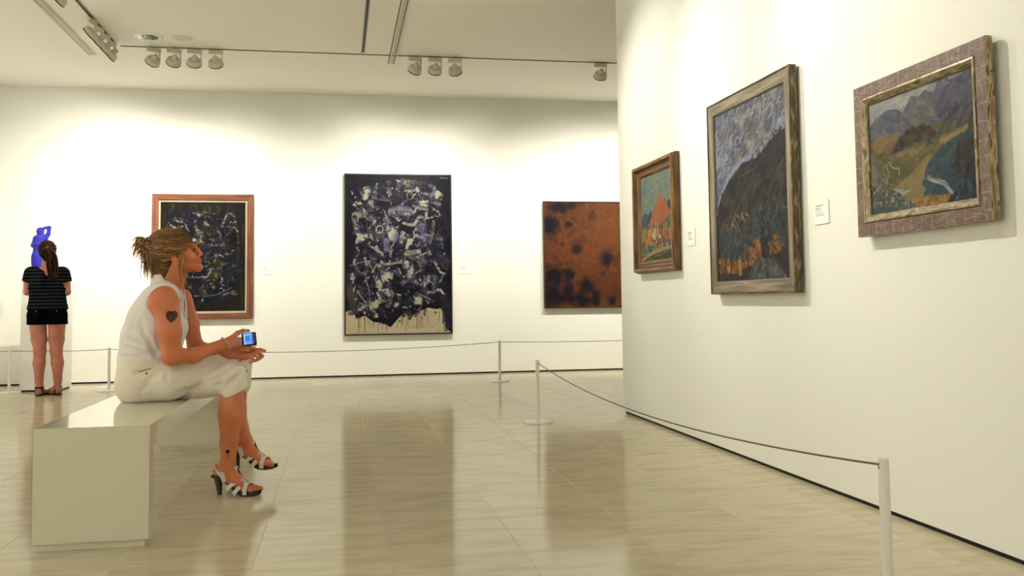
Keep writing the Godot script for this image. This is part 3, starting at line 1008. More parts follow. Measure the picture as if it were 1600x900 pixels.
func draw_rust() -> Canvas:
	var c := Canvas.new(320, 372, rgb8(112, 62, 32), 13)
	var n := FastNoiseLite.new()
	n.seed = 5
	n.frequency = 0.02
	n.fractal_octaves = 4
	var full := [[0, 0], [1, 0], [1, 1], [0, 1]]
	c.hatch(full, [rgb8(112, 66, 38), rgb8(92, 54, 38), rgb8(122, 72, 40), rgb8(80, 48, 40)], 500, 0.12, 0.05, 0.5, 1.6, 0.5)
	for q in [[.7, .3, .25, .25, rgb8(128, 76, 40), .5], [.35, .5, .3, .1, rgb8(126, 70, 32), .5], [.6, .8, .3, .16, rgb8(92, 48, 34), .5], [.1, .85, .2, .2, rgb8(74, 40, 40), .5]]:
		c.blob(q[0], q[1], q[2], q[3], q[4], q[5], n)
	var ink := rgb8(27, 22, 34)
	for q in [[.16, .05, .12, .07, .9], [.32, .03, .05, .04, .8], [.07, .22, .11, .11, .95], [.27, .21, .05, .035, .8], [.37, .45, .07, .05, .75], [.71, .53, .08, .085, .8], [.09, .70, .12, .12, .95], [.10, .9, .12, .12, .95], [.27, .70, .07, .07, .9], [.27, .88, .08, .1, .9], [.46, .80, .10, .08, .9], [.42, .94, .1, .09, .95], [.57, .92, .06, .09, .9], [.76, .95, .06, .05, .85], [.20, .40, .03, .03, .5], [.66, .68, .03, .03, .5], [.55, .13, .06, .05, .35]]:
		c.blob(q[0], q[1], q[2], q[3], ink, q[4], n)
	c.stroke([[.62, .165], [.625, .185]], .012, rgb8(200, 180, 170), 0.2)
	c.stroke([[.44, .6], [.445, .605]], .01, rgb8(190, 170, 150), 0.2)
	return c


# ---------------------------------------------------------------- the three landscapes on the partition

func side_painting(label: String, z_far: float, z_near: float, y0: float, y1: float, off: float) -> Array:
	var o := thing("framed_painting", label, "painting", Vector3(WALL_X - off, (y0 + y1) * 0.5, -(z_far + z_near) * 0.5), "landscapes on the right-hand wall")
	o.rotation.y = -PI * 0.5
	return [o, z_far - z_near, y1 - y0]


func make_side_paintings() -> void:
	var a := side_painting("small landscape with an orange peak in a stepped gilt-brown frame", 7.161, 6.253, 1.1516, 1.9855, 0.012)
	var o: Node3D = a[0]
	var w: float = a[1]
	var h: float = a[2]
	var gilt := wood(rgb8(92, 56, 22), rgb8(168, 116, 48), 31, 0.35, Vector3(0.8, 9, 9))
	var gilt_dark := wood(rgb8(70, 48, 28), rgb8(120, 88, 50), 32, 0.4, Vector3(0.8, 9, 9))
	frame_rails(o, "outer_rail", w + 0.004, h + 0.004, [Vector2(0, -0.012), Vector2(0, 0.022), Vector2(0.010, 0.026), Vector2(0.016, 0.018), Vector2(0.03, 0.018)], gilt_dark)
	frame_rails(o, "front_rail", w, h, [Vector2(0.006, 0.016), Vector2(0.006, 0.046), Vector2(0.014, 0.053), Vector2(0.030, 0.050), Vector2(0.034, 0.040)], gilt)
	frame_rails(o, "cove", w, h, [Vector2(0.034, 0.044), Vector2(0.046, 0.024), Vector2(0.064, 0.018), Vector2(0.066, 0.023), Vector2(0.074, 0.023)], gilt_dark)
	frame_rails(o, "inner_rail", w, h, [Vector2(0.074, 0.024), Vector2(0.080, 0.022), Vector2(0.092, 0.006), Vector2(0.096, 0.0)], gilt)
	part(o, "canvas", canvas_mesh(w - 0.18, h - 0.18, 0.008), paint_material(draw_peak(), 0.55, 2.0), Vector3(0, 0, 0.004))

	a = side_painting("tall dark mountain landscape in a weathered grey-brown frame", 5.6026, 4.4909, 0.974, 2.1618, 0.015)
	o = a[0]
	w = a[1]
	h = a[2]
	var driftwood := wood(rgb8(98, 86, 72), rgb8(158, 144, 120), 33, 0.65, Vector3(0.5, 7, 7))
	var bark := weathered(rgb8(78, 64, 44), rgb8(104, 88, 62), rgb8(136, 116, 80), 34)
	frame_rails(o, "outer_rail", w, h, [Vector2(0, -0.002), Vector2(0, 0.042), Vector2(0.007, 0.044), Vector2(0.009, 0.040)], bark)
	frame_rails(o, "face_board", w, h, [Vector2(0.009, 0.034), Vector2(0.011, 0.038), Vector2(0.072, 0.034), Vector2(0.078, 0.028), Vector2(0.078, 0.014)], driftwood)
	part(o, "canvas", canvas_mesh(w - 0.152, h - 0.152, 0.010), paint_material(draw_mountain(), 0.5, 3.0), Vector3(0, 0, 0.022))

	a = side_painting("wide valley landscape with a river in a distressed purple-brown frame with silver lip", 3.8818, 2.9935, 1.215, 1.8905, 0.024)
	o = a[0]
	w = a[1]
	h = a[2]
	var edge := weathered(rgb8(150, 128, 98), rgb8(200, 180, 142), rgb8(92, 66, 50), 36)
	var worn := checked_board()
	var silver := weathered(rgb8(142, 126, 98), rgb8(190, 178, 150), rgb8(92, 76, 54), 37)
	silver.metallic = 0.35
	silver.roughness = 0.35
	frame_rails(o, "outer_rail", w, h, [Vector2(0.001, -0.001), Vector2(0, 0.026), Vector2(0.002, 0.0315)], edge)
	frame_rails(o, "face_board", w, h, [Vector2(0.002, 0.0315), Vector2(0.058, 0.0315), Vector2(0.060, 0.028)], worn)
	frame_rails(o, "silver_lip", w, h, [Vector2(0.060, 0.026), Vector2(0.062, 0.036), Vector2(0.070, 0.037), Vector2(0.092, 0.022), Vector2(0.094, 0.008)], silver)
	part(o, "canvas", canvas_mesh(w - 0.186, h - 0.186, 0.006), paint_material(draw_valley(), 0.5, 2.0), Vector3(0, 0, 0.014))
	part(o, "nail", box_mesh(Vector3(0.003, 0.004, 0.014)), mat(rgb8(90, 30, 22), 0.6), Vector3(w * 0.5 + 0.001, h * 0.5 - 0.132, 0.008))


func weathered(a: Color, b: Color, flake: Color, seed_: int) -> StandardMaterial3D:
	var img := noise_image(seed_, 0.018, 5, 256, 256)
	var m := StandardMaterial3D.new()
	m.albedo_texture = ramp_texture(img, [[0.1, a.darkened(0.25)], [0.4, a], [0.66, b], [0.70, flake], [1.0, flake.lightened(0.1)]])
	m.uv1_triplanar = true
	m.uv1_scale = Vector3(1.6, 8, 8)
	m.roughness = 0.6
	return m


func checked_board() -> StandardMaterial3D:
	# purple-brown leaf squares with pale scored joints, worn through to pale ground
	var c := Canvas.new(512, 64, rgb8(104, 82, 74), 17)
	c.hatch([[0, 0], [1, 0], [1, 1], [0, 1]], [rgb8(92, 70, 66), rgb8(120, 98, 86), rgb8(84, 60, 60), rgb8(146, 128, 110)], 420, 0.05, 0.012, 0.1, 1.4, 0.6)
	for k in 150:
		var x := c.r.randf()
		var y := c.r.randf()
		c.stroke([[x, y], [x + c.r.randf_range(-0.02, 0.02), y + c.r.randf_range(-0.3, 0.3)]], c.r.randf_range(0.002, 0.012), rgb8(186, 174, 158), 0.95, 0.5)
	for k in 14:
		var x := (k + 0.5) / 14.0 + c.r.randf_range(-0.01, 0.01)
		c.stroke([[x, 0.0], [x + c.r.randf_range(-0.004, 0.004), 1.0]], 0.005, rgb8(196, 184, 166), 0.4, 0.75)
	for k in 9:
		var x := c.r.randf()
		c.stroke([[x, 0.2], [x + 0.01, 0.8]], 0.012, rgb8(126, 58, 48), 0.6, 0.5)
	var m := StandardMaterial3D.new()
	m.albedo_texture = c.texture()
	m.uv1_triplanar = true
	m.uv1_scale = Vector3(1.1, 16.0, 1.1)
	m.roughness = 0.5
	return m


func draw_peak() -> Canvas:
	var c := Canvas.new(320, 300, rgb8(128, 148, 142), 14)
	var sky := [[0, 0], [1, 0], [1, .55], [0, .55]]
	c.hatch(sky, [rgb8(120, 146, 148), rgb8(140, 156, 140), rgb8(108, 136, 150), rgb8(150, 160, 138)], 420, 0.1, 0.04, 0.0, 0.5)
	c.hatch([[.3, .06], [.8, .06], [.75, .2], [.3, .2]], [rgb8(186, 178, 120), rgb8(170, 170, 130), rgb8(120, 140, 110)], 46, 0.05, 0.02, 0.2, 0.8)
	c.hatch([[.6, .24], [1, .2], [1, .34], [.7, .36]], [rgb8(120, 150, 110), rgb8(150, 168, 130)], 24, 0.06, 0.02, 0.2, 0.8)
	c.poly([[0, .5], [.12, .42], [.3, .48], [.38, .56], [0, .62]], rgb8(84, 96, 112))
	c.poly([[.2, .56], [.3, .40], [.42, .56]], rgb8(60, 68, 96))
	c.poly([[.72, .44], [.86, .34], [1, .40], [1, .62], [.7, .6]], rgb8(60, 68, 96))
	var peak := [[.20, .60], [.40, .42], [.56, .26], [.62, .26], [.94, .50], [.9, .56], [.55, .62]]
	c.poly(peak, rgb8(190, 118, 78))
	c.hatch(peak, [rgb8(200, 128, 86), rgb8(172, 102, 70), rgb8(188, 114, 76)], 130, 0.14, 0.03, 1.0, 0.35)
	var hill := [[0, .62], [.3, .58], [.6, .60], [.94, .50], [1, .52], [1, .80], [0, .84]]
	c.poly(hill, rgb8(116, 106, 74))
	c.hatch(hill, [rgb8(104, 98, 66), rgb8(132, 118, 80), rgb8(86, 88, 66), rgb8(150, 128, 70)], 170, 0.09, 0.03, -0.3, 0.7)
	c.poly([[0, .62], [.12, .6], [.3, .72], [0, .78]], rgb8(150, 146, 96))
	for k in 36:
		var x := c.r.randf_range(.08, .95)
		var y := c.r.randf_range(.64, .82)
		c.poly([[x, y], [x + .035, y - .03], [x + .07, y], [x + .07, y + .05], [x, y + .05]], [rgb8(196, 130, 84), rgb8(170, 96, 66), rgb8(220, 196, 150), rgb8(206, 150, 96)][c.r.randi() % 4])
	for k in 8:
		var x := c.r.randf_range(.3, .9)
		c.stroke([[x, c.r.randf_range(.55, .62)], [x - .02, .74]], .02, rgb8(216, 196, 150), .3)
	var wood_ := [[0, .84], [.4, .82], [1, .76], [1, .86], [.5, .90], [0, .94]]
	c.hatch(wood_, [rgb8(52, 60, 66), rgb8(66, 74, 70)], 90, 0.05, 0.04, 1.5, 0.5)
	c.poly([[0, .94], [.5, .90], [1, .86], [1, 1], [0, 1]], rgb8(82, 88, 66))
	c.stroke([[0, .985], [.25, .93], [.5, .90], [1, .87]], .04, rgb8(196, 170, 116), .2)
	c.stroke([[.2, 1.0], [.5, .95], [1, .92]], .02, rgb8(150, 146, 96), .3)
	c.hatch([[.3, .96], [1, .92], [1, 1], [.3, 1]], [rgb8(60, 68, 56), rgb8(88, 90, 62)], 30, .1, .03, -.1, .3)
	return c


func draw_mountain() -> Canvas:
	var c := Canvas.new(470, 520, rgb8(96, 100, 126), 15)
	c.hatch([[0, 0], [1, 0], [1, .4], [0, .62]], [rgb8(104, 108, 140), rgb8(132, 136, 160), rgb8(84, 90, 124), rgb8(118, 116, 118), rgb8(150, 152, 168)], 420, 0.13, 0.028, -0.35, 0.5)
	c.hatch([[.25, .06], [1, .0], [1, .16], [.4, .3], [.2, .28]], [rgb8(110, 108, 104), rgb8(128, 122, 108), rgb8(96, 96, 108)], 130, 0.12, 0.03, -0.5, 0.5)
	for k in 150:
		var x := c.r.randf_range(0, 1)
		var y := c.r.randf_range(.0, .36) * (1.1 - 0.3 * x)
		var l := c.r.randf_range(.01, .04)
		c.stroke([[x, y], [x + l * .6, y - l], [x + l * 1.4, y - l * 1.1]], c.r.randf_range(.006, .018), [rgb8(196, 194, 192), rgb8(176, 178, 204), rgb8(212, 204, 178)][c.r.randi() % 3], .4)
	for k in 26:
		var an := k * 0.7
		var rr := 0.02 + 0.006 * k
		c.stroke([[.12 + rr * cos(an), .36 + rr * sin(an)], [.12 + rr * cos(an + .5), .36 + rr * sin(an + .5)], [.12 + rr * cos(an + 1), .36 + rr * sin(an + 1)]], .014, [rgb8(160, 164, 190), rgb8(110, 116, 152)][k % 2], .3)
	c.swirl([[0, 0], [1, 0], [1, .3], [.5, .4], [0, .62]], 501, 0.012, 60.0, [[0.06, Color(0, 0, 0, 0)], [0.2, Color(0.50, 0.51, 0.60, 0.5)], [0.3, Color(0.66, 0.67, 0.74, 0.55)], [9.0, Color(0.76, 0.75, 0.72, 0.6)]])
	var ridge := [[0, .62], [.06, .52], [.2, .42], [.4, .34], [.62, .335], [.72, .30], [.84, .25], [1, .23], [1, .9], [0, .9]]
	c.stroke([[0, .60], [.06, .50], [.2, .40], [.4, .325], [.6, .32], [.7, .285]], .03, rgb8(172, 178, 208), .3)
	c.poly(ridge, rgb8(46, 42, 50))
	c.hatch(ridge, [rgb8(40, 38, 50), rgb8(56, 50, 54), rgb8(34, 36, 52), rgb8(64, 58, 50)], 520, 0.16, 0.03, -0.75, 0.35)
	c.hatch([[.05, .66], [.6, .40], [.66, .44], [.3, .66], [.1, .74]], [rgb8(110, 96, 58), rgb8(86, 78, 54), rgb8(130, 108, 56)], 60, 0.10, 0.016, -0.8, 0.3, 0.5)
	c.hatch([[.3, .74], [.9, .36], [.96, .40], [.5, .72]], [rgb8(70, 74, 70), rgb8(88, 88, 80)], 40, 0.1, 0.012, -0.75, 0.25, 0.5)
	c.swirl(ridge, 511, 0.014, 50.0, [[0.08, Color(0, 0, 0, 0)], [0.2, Color(0.30, 0.27, 0.24, 0.6)], [0.3, Color(0.20, 0.20, 0.26, 0.7)], [9.0, Color(0.40, 0.36, 0.28, 0.6)]])
	for q in [[.10, .70, .62, .36], [.3, .72, .95, .38], [.2, .76, .7, .52], [.5, .66, .9, .5]]:
		c.stroke([[q[0], q[1]], [(q[0] + q[2]) * .5 + .02, (q[1] + q[3]) * .5 + .03], [q[2], q[3]]], .012, rgb8(104, 100, 92), .6)
	c.stroke([[.2, .70], [.26, .66], [.3, .61]], .03, rgb8(176, 130, 58), .4)
	c.stroke([[.36, .41], [.56, .39]], .01, rgb8(136, 100, 80), .4)
	# village and glowing ground between the trees
	c.hatch([[.05, .66], [.5, .60], [.5, .67], [.05, .74]], [rgb8(190, 140, 78), rgb8(150, 96, 66), rgb8(214, 188, 150), rgb8(124, 92, 56)], 60, 0.03, 0.022, 0.8, 0.9)
	c.poly([[0, .80], [1, .78], [1, 1], [0, 1]], rgb8(54, 50, 54))
	c.hatch([[.02, .86], [.30, .87], [.46, .80], [.60, .76], [.66, .80], [.64, .90], [.5, .92], [.3, .96], [.02, .95]], [rgb8(176, 118, 56), rgb8(150, 92, 48), rgb8(200, 150, 78), rgb8(132, 82, 46)], 230, 0.08, 0.03, 0.6, 1.0)
	c.hatch([[.74, .78], [.88, .77], [.95, .84], [.8, .87], [.74, .86]], [rgb8(170, 114, 60), rgb8(140, 90, 52), rgb8(190, 140, 80)], 40, 0.07, 0.025, 0.2, 0.5)
	# olive trees
	var leaf := [rgb8(58, 64, 78), rgb8(76, 84, 94), rgb8(42, 44, 58), rgb8(102, 110, 114), rgb8(66, 70, 60)]
	c.hatch([[.02, .70], [.1, .67], [.3, .68], [.46, .72], [.48, .86], [.4, .90], [.05, .88]], leaf, 420, 0.05, 0.022, 1.2, 0.9)
	c.hatch([[.44, .66], [.56, .60], [.8, .56], [1, .58], [1, .84], [.9, .84], [.84, .76], [.5, .79], [.44, .74]], leaf, 420, 0.055, 0.022, 1.2, 0.9)
	for x in [.12, .20, .30, .44]:
		c.stroke([[x, .84], [x + .01, .90], [x - .005, .97]], .022, rgb8(34, 32, 42), .2)
	c.stroke([[.68, .72], [.66, .80], [.68, .90]], .045, rgb8(32, 30, 40), .15)
	c.stroke([[.68, .82], [.76, .76]], .02, rgb8(32, 30, 40), .2)
	# boulder and scrub at the bottom
	var rock := [[.46, .98], [.52, .92], [.64, .885], [.78, .89], [.88, .94], [.96, 1], [.46, 1]]
	c.poly(rock, rgb8(84, 88, 90))
	c.hatch(rock, [rgb8(62, 66, 76), rgb8(108, 110, 106), rgb8(134, 134, 126), rgb8(48, 50, 66)], 90, 0.07, 0.022, -0.8, 0.6)
	c.hatch([[0, .95], [.5, .96], [.5, 1], [0, 1]], [rgb8(52, 40, 60), rgb8(66, 62, 84), rgb8(60, 66, 56)], 70, 0.06, 0.02, 0.3, 0.6)
	c.stroke([[.84, .88], [.93, .93], [1, .97]], .05, rgb8(40, 36, 54), .2)
	c.stroke([[.33, .88], [.34, .97]], .05, rgb8(218, 178, 96), .3)
	return c


func draw_valley() -> Canvas:
	var c := Canvas.new(480, 340, rgb8(164, 164, 168), 16)
	c.hatch([[0, 0], [1, 0], [1, .3], [0, .3]], [rgb8(170, 170, 174), rgb8(150, 152, 162), rgb8(190, 188, 184)], 150, .12, .03, -.1, .3)
	var far := [[0, .20], [.1, .14], [.2, .10], [.3, .12], [.36, .17], [.45, .05], [.52, .08], [.58, .04], [.66, .10], [.7, .0], [.84, .03], [1, .0], [1, .45], [0, .45]]
	c.poly(far, rgb8(104, 106, 124))
	c.hatch(far, [rgb8(96, 98, 120), rgb8(120, 118, 122), rgb8(82, 84, 110), rgb8(134, 130, 124)], 240, .12, .03, .5, .6)
	c.hatch([[.4, .2], [.5, .12], [.62, .16], [.7, .26], [.6, .34], [.44, .28]], [rgb8(140, 132, 116), rgb8(122, 116, 110), rgb8(104, 102, 108)], 60, .1, .03, .4, .4)
	c.hatch([[.66, .2], [.8, .05], [1, .05], [1, .2], [.86, .3], [.7, .34]], [rgb8(92, 92, 116), rgb8(112, 110, 126), rgb8(74, 74, 98)], 70, .12, .03, -.6, .4)
	var mid := [[0, .36], [.2, .33], [.4, .38], [.7, .34], [1, .38], [1, .8], [0, .8]]
	c.poly(mid, rgb8(112, 102, 70))
	c.hatch(mid, [rgb8(124, 112, 72), rgb8(96, 92, 66), rgb8(140, 120, 78), rgb8(88, 84, 66)], 280, .1, .03, -.3, .5)
	c.hatch([[.0, .36], [.32, .32], [.30, .42], [.05, .46]], [rgb8(150, 120, 84), rgb8(132, 108, 82)], 50, .1, .03, -.2, .3)
	var dome := [[.22, .50], [.32, .38], [.44, .32], [.58, .33], [.68, .42], [.6, .50], [.4, .48]]
	c.poly(dome, rgb8(76, 66, 62))
	c.hatch(dome, [rgb8(66, 58, 60), rgb8(92, 78, 66), rgb8(54, 52, 60)], 90, .1, .03, .2, .4)
	c.hatch([[.22, .54], [.36, .47], [.6, .46], [.66, .52], [.5, .60], [.3, .62]], [rgb8(146, 130, 84), rgb8(126, 114, 78), rgb8(108, 102, 72)], 70, .1, .03, -.2, .4)
	c.hatch([[.68, .42], [.76, .3], [.92, .22], [1, .26], [1, .46], [.84, .46]], [rgb8(72, 72, 84), rgb8(96, 96, 92), rgb8(60, 60, 78)], 70, .12, .03, -.8, .4)
	c.stroke([[.7, .50], [.8, .48], [.94, .44]], .04, rgb8(176, 148, 96), .3)
	c.poly([[.2, .62], [.3, .58], [.42, .66], [.38, .74], [.24, .72]], rgb8(96, 98, 70))
	# slopes on the left
	c.hatch([[0, .42], [.1, .5], [.2, .72], [.1, .8], [0, .8]], [rgb8(120, 116, 108), rgb8(146, 140, 128), rgb8(98, 96, 92)], 90, .09, .03, .9, .4)
	c.stroke([[.20, .56], [.24, .62], [.30, .64], [.30, .70]], .010, rgb8(214, 206, 178), .2)
	c.stroke([[.17, .58], [.19, .66], [.19, .7]], .008, rgb8(204, 196, 172), .2)
	# spit of land and the river
	var river := [[.52, .80], [.56, .70], [.66, .58], [.8, .50], [.96, .46], [1, .5], [1, 1], [.8, 1], [.6, .96], [.5, .9]]
	c.poly(river, rgb8(70, 90, 102))
	c.hatch(river, [rgb8(62, 82, 96), rgb8(80, 100, 108), rgb8(54, 70, 88)], 140, .1, .03, -.7, .3)
	c.poly([[.24, .80], [.44, .70], [.56, .60], [.62, .58], [.56, .70], [.52, .80], [.4, .84]], rgb8(150, 132, 92))
	c.hatch([[.24, .80], [.44, .70], [.56, .60], [.62, .58], [.56, .70], [.52, .80], [.4, .84]], [rgb8(160, 140, 96), rgb8(126, 112, 82)], 50, .1, .02, -.6, .3)
	c.poly([[.34, .88], [.5, .80], [.56, .86], [.5, .92], [.36, .95]], rgb8(146, 130, 92))
	c.stroke([[.57, .76], [.63, .80], [.72, .84], [.78, .92], [.83, .97]], .03, rgb8(200, 208, 214), .2)
	c.stroke([[.57, .76], [.66, .80], [.76, .87], [.83, .96]], .012, rgb8(96, 74, 52), .3)
	c.hatch([[.78, .72], [.84, .56], [.94, .48], [1, .5], [1, .86], [.88, .86]], [rgb8(50, 56, 62), rgb8(74, 60, 52), rgb8(38, 44, 58), rgb8(88, 66, 52)], 120, .08, .03, -1.0, .5)
	c.hatch([[.74, 1], [.84, .9], [1, .82], [1, 1]], [rgb8(36, 44, 62), rgb8(48, 56, 72)], 60, .08, .03, 1.4, .4)
	for x in [.66, .69, .83, .86, .9]:
		c.stroke([[x, .68 + (x - .66) * .6], [x, .75 + (x - .66) * .6]], .008, rgb8(34, 44, 54), .2)
	# autumn bank and pale shrubs in front
	var bank := [[.40, .98], [.48, .90], [.62, .92], [.78, .93], [.74, 1], [.4, 1]]
	c.poly(bank, rgb8(150, 116, 74))
	c.hatch(bank, [rgb8(168, 134, 84), rgb8(128, 96, 62), rgb8(190, 158, 104)], 70, .04, .02, .6, 1.2)
	var shrub := [[0, .74], [.1, .76], [.22, .80], [.34, .88], [.46, .98], [.3, 1], [0, 1]]
	c.poly(shrub, rgb8(92, 94, 92))
	c.hatch(shrub, [rgb8(156, 156, 158), rgb8(76, 78, 74), rgb8(180, 178, 176), rgb8(112, 108, 92), rgb8(62, 66, 66)], 420, .022, .016, .8, 1.5)
	c.hatch([[0, .93], [.4, .98], [.4, 1], [0, 1]], [rgb8(72, 88, 92), rgb8(84, 100, 98)], 50, .08, .03, -.1, .3)
	return c


func make_labels() -> void:
	var paper := mat(Color(0.95, 0.95, 0.94), 0.7)
	var ink := mat(Color(0.55, 0.56, 0.57), 0.8)
	# each: centre, size, facing the room from the far wall or from the partition
	var back := [[Vector3(-0.888, 1.382, BACK_Z), "small white wall label beside the brown-framed painting"], [Vector3(1.644, 1.372, BACK_Z), "small white wall label beside the large black and white painting"]]
	var side := [[Vector3(WALL_X, 1.370, -4.296), "white wall label between the tall mountain landscape and the valley landscape"], [Vector3(WALL_X, 1.367, -6.055), "white wall label beside the small landscape with the orange peak"]]
	for q in back + side:
		var o := thing("wall_label", q[1], "wall label", q[0], "wall labels")
		if q in side:
			o.rotation.y = -PI * 0.5
		var w := 0.14
		var h := 0.118
		part(o, "card", box_mesh(Vector3(w, h, 0.005), 0.0006), paper, Vector3(0, 0, 0.0025))
		var lines := Shape.new()
		var rows := [[0.033, 0.62, 0.006], [0.021, 0.45, 0.005], [0.012, 0.38, 0.004], [0.001, 0.5, 0.003], [-0.009, 0.78, 0.003], [-0.016, 0.7, 0.003]]
		for r in rows:
			# short words of grey print
			var x: float = -w * 0.40
			var stop: float = x + w * 0.82 * float(r[1])
			while x < stop:
				var l := rng.randf_range(0.006, 0.015)
				lines.box(Vector3(x + l * 0.5, r[0], 0.0052), Vector3(l, r[2], 0.0004))
				x += l + 0.003
		part(o, "print", lines.mesh(), ink)


# ---------------------------------------------------------------- bodies: distance fields meshed as surface nets

# gives each point of a surface its own colour: two tones mixed by noise, with spots of other colours
class Painter:
	var a: Color
	var b: Color
	var n := FastNoiseLite.new()
	var stretch := Vector3.ONE
	var bias := 0.4
	var gain := 0.7
	var spots := []          # [centre, radius, colour]
	var mirror := 0.0        # spots count on both sides of this plane across z
	var mirrored := false

	func _init(a_: Color, b_: Color, seed_: int, freq: float) -> void:
		a = a_
		b = b_
		n.seed = seed_
		n.frequency = freq

	func tint(p: Vector3) -> Color:
		var q := Vector3(p.x, p.y, mirror + absf(p.z - mirror)) if mirrored else p
		for s in spots:
			if q.distance_to(s[0]) < s[1]:
				return s[2]
		return a.lerp(b, clampf(bias + gain * n.get_noise_3dv(p * stretch), 0.0, 1.0))


class Field:
	var o: Vector3
	var h: float
	var nx: int
	var ny: int
	var nz: int
	var d := PackedFloat32Array()

	func _init(lo: Vector3, hi: Vector3, cell: float) -> void:
		o = lo
		h = cell
		nx = int((hi.x - lo.x) / cell) + 2
		ny = int((hi.y - lo.y) / cell) + 2
		nz = int((hi.z - lo.z) / cell) + 2
		d.resize(nx * ny * nz)
		d.fill(1.0)

	func span(lo: Vector3, hi: Vector3) -> Array:
		var a := ((lo - o) / h).floor()
		var b := ((hi - o) / h).ceil()
		return [maxi(0, int(a.x)), maxi(0, int(a.y)), maxi(0, int(a.z)), mini(nx - 1, int(b.x)), mini(ny - 1, int(b.y)), mini(nz - 1, int(b.z))]

	# tapered capsule joined with a smooth minimum of width k
	func cap(a: Vector3, b: Vector3, ra: float, rb: float, k := 0.02) -> void:
		var r := maxf(ra, rb) + maxf(k, h * 3.0)
		var s := span(a.min(b) - Vector3.ONE * r, a.max(b) + Vector3.ONE * r)
		var ab := b - a
		var inv := 1.0 / maxf(ab.length_squared(), 1e-9)
		var dr := rb - ra
		for z in range(s[2], s[5] + 1):
			for y in range(s[1], s[4] + 1):
				var p := Vector3(o.x + s[0] * h, o.y + y * h, o.z + z * h) - a
				var at: int = (z * ny + y) * nx + s[0]
				for x in range(s[0], s[3] + 1):
					var t := clampf(p.dot(ab) * inv, 0.0, 1.0)
					var v := (p - ab * t).length() - ra - dr * t
					var w := d[at]
					var q := k - absf(v - w)
					d[at] = minf(v, w) - (q * q / (4.0 * k) if q > 0.0 else 0.0)
					at += 1
					p.x += h

	func chain(pts: Array, radii: Array, k := 0.02) -> void:
		for i in pts.size() - 1:
			cap(pts[i], pts[i + 1], radii[i], radii[i + 1], k)

	func ball(c: Vector3, r: Vector3, bas := Basis.IDENTITY, k := 0.02, carve := false) -> void:
		var m := maxf(r.x, maxf(r.y, r.z)) + maxf(k, h * 3.0)
		var s := span(c - Vector3.ONE * m, c + Vector3.ONE * m)
		var inv := bas.transposed()
		var r2 := r * r
		for z in range(s[2], s[5] + 1):
			for y in range(s[1], s[4] + 1):
				var at: int = (z * ny + y) * nx + s[0]
				for x in range(s[0], s[3] + 1):
					var p := inv * (Vector3(o.x + x * h, o.y + y * h, o.z + z * h) - c)
					var k0 := (p / r).length()
					var k1 := (p / r2).length()
					var v := k0 * (k0 - 1.0) / maxf(k1, 1e-6) if k1 > 1e-6 else -minf(r.x, minf(r.y, r.z))
					var w := d[at]
					if carve:
						v = -v
						var q := k - absf(v - w)
						d[at] = maxf(v, w) + (q * q / (4.0 * k) if q > 0.0 else 0.0)
					else:
						var q := k - absf(v - w)
						d[at] = minf(v, w) - (q * q / (4.0 * k) if q > 0.0 else 0.0)
					at += 1

	# carve away a capsule (a fold or an opening)
	func groove(a: Vector3, b: Vector3, ra: float, rb: float, k := 0.008) -> void:
		var r := maxf(ra, rb) + maxf(k, h * 3.0)
		var s := span(a.min(b) - Vector3.ONE * r, a.max(b) + Vector3.ONE * r)
		var ab := b - a
		var inv := 1.0 / maxf(ab.length_squared(), 1e-9)
		for z in range(s[2], s[5] + 1):
			for y in range(s[1], s[4] + 1):
				for x in range(s[0], s[3] + 1):
					var at: int = (z * ny + y) * nx + x
					var p := Vector3(o.x + x * h, o.y + y * h, o.z + z * h) - a
					var t := clampf(p.dot(ab) * inv, 0.0, 1.0)
					var v := -((p - ab * t).length() - lerpf(ra, rb, t))
					var w := d[at]
					var q := k - absf(v - w)
					d[at] = maxf(v, w) + (q * q / (4.0 * k) if q > 0.0 else 0.0)

	# keep only the side of a plane that n points away from, within reach of p
	func slice(p: Vector3, n: Vector3, reach := 9.0) -> void:
		for z in nz:
			for y in ny:
				var at := (z * ny + y) * nx
				var q := Vector3(o.x, o.y + y * h, o.z + z * h) - p
				for x in nx:
					if q.length() < reach:
						var v := q.dot(n)
						if v > d[at]:
							d[at] = v
					at += 1
					q.x += h

	# everything nearer than t to the surface and inside: used to keep one field out of another
	func sample(p: Vector3) -> float:
		var g := (p - o) / h
		var x := clampi(int(g.x), 0, nx - 2)
		var y := clampi(int(g.y), 0, ny - 2)
		var z := clampi(int(g.z), 0, nz - 2)
		var f := Vector3(g.x - x, g.y - y, g.z - z)
		var at := (z * ny + y) * nx + x
		var zs := nx * ny
		var a := lerpf(lerpf(d[at], d[at + 1], f.x), lerpf(d[at + nx], d[at + nx + 1], f.x), f.y)
		var b := lerpf(lerpf(d[at + zs], d[at + zs + 1], f.x), lerpf(d[at + zs + nx], d[at + zs + nx + 1], f.x), f.y)
		return lerpf(a, b, f.z)

	func slope(p: Vector3) -> Vector3:
		var e := h * 0.75
		return Vector3(sample(p + Vector3(e, 0, 0)) - sample(p - Vector3(e, 0, 0)), sample(p + Vector3(0, e, 0)) - sample(p - Vector3(0, e, 0)), sample(p + Vector3(0, 0, e)) - sample(p - Vector3(0, 0, e))).normalized()

	# walk from a point along a direction onto the surface
	func hit(p: Vector3, dir: Vector3, far := 0.3) -> Vector3:
		var t := 0.0
		while t < far:
			var v := sample(p + dir * t)
			if v < 0.0003:
				break
			t += minf(maxf(v * 0.7, 0.0005), 0.01)
		return p + dir * t

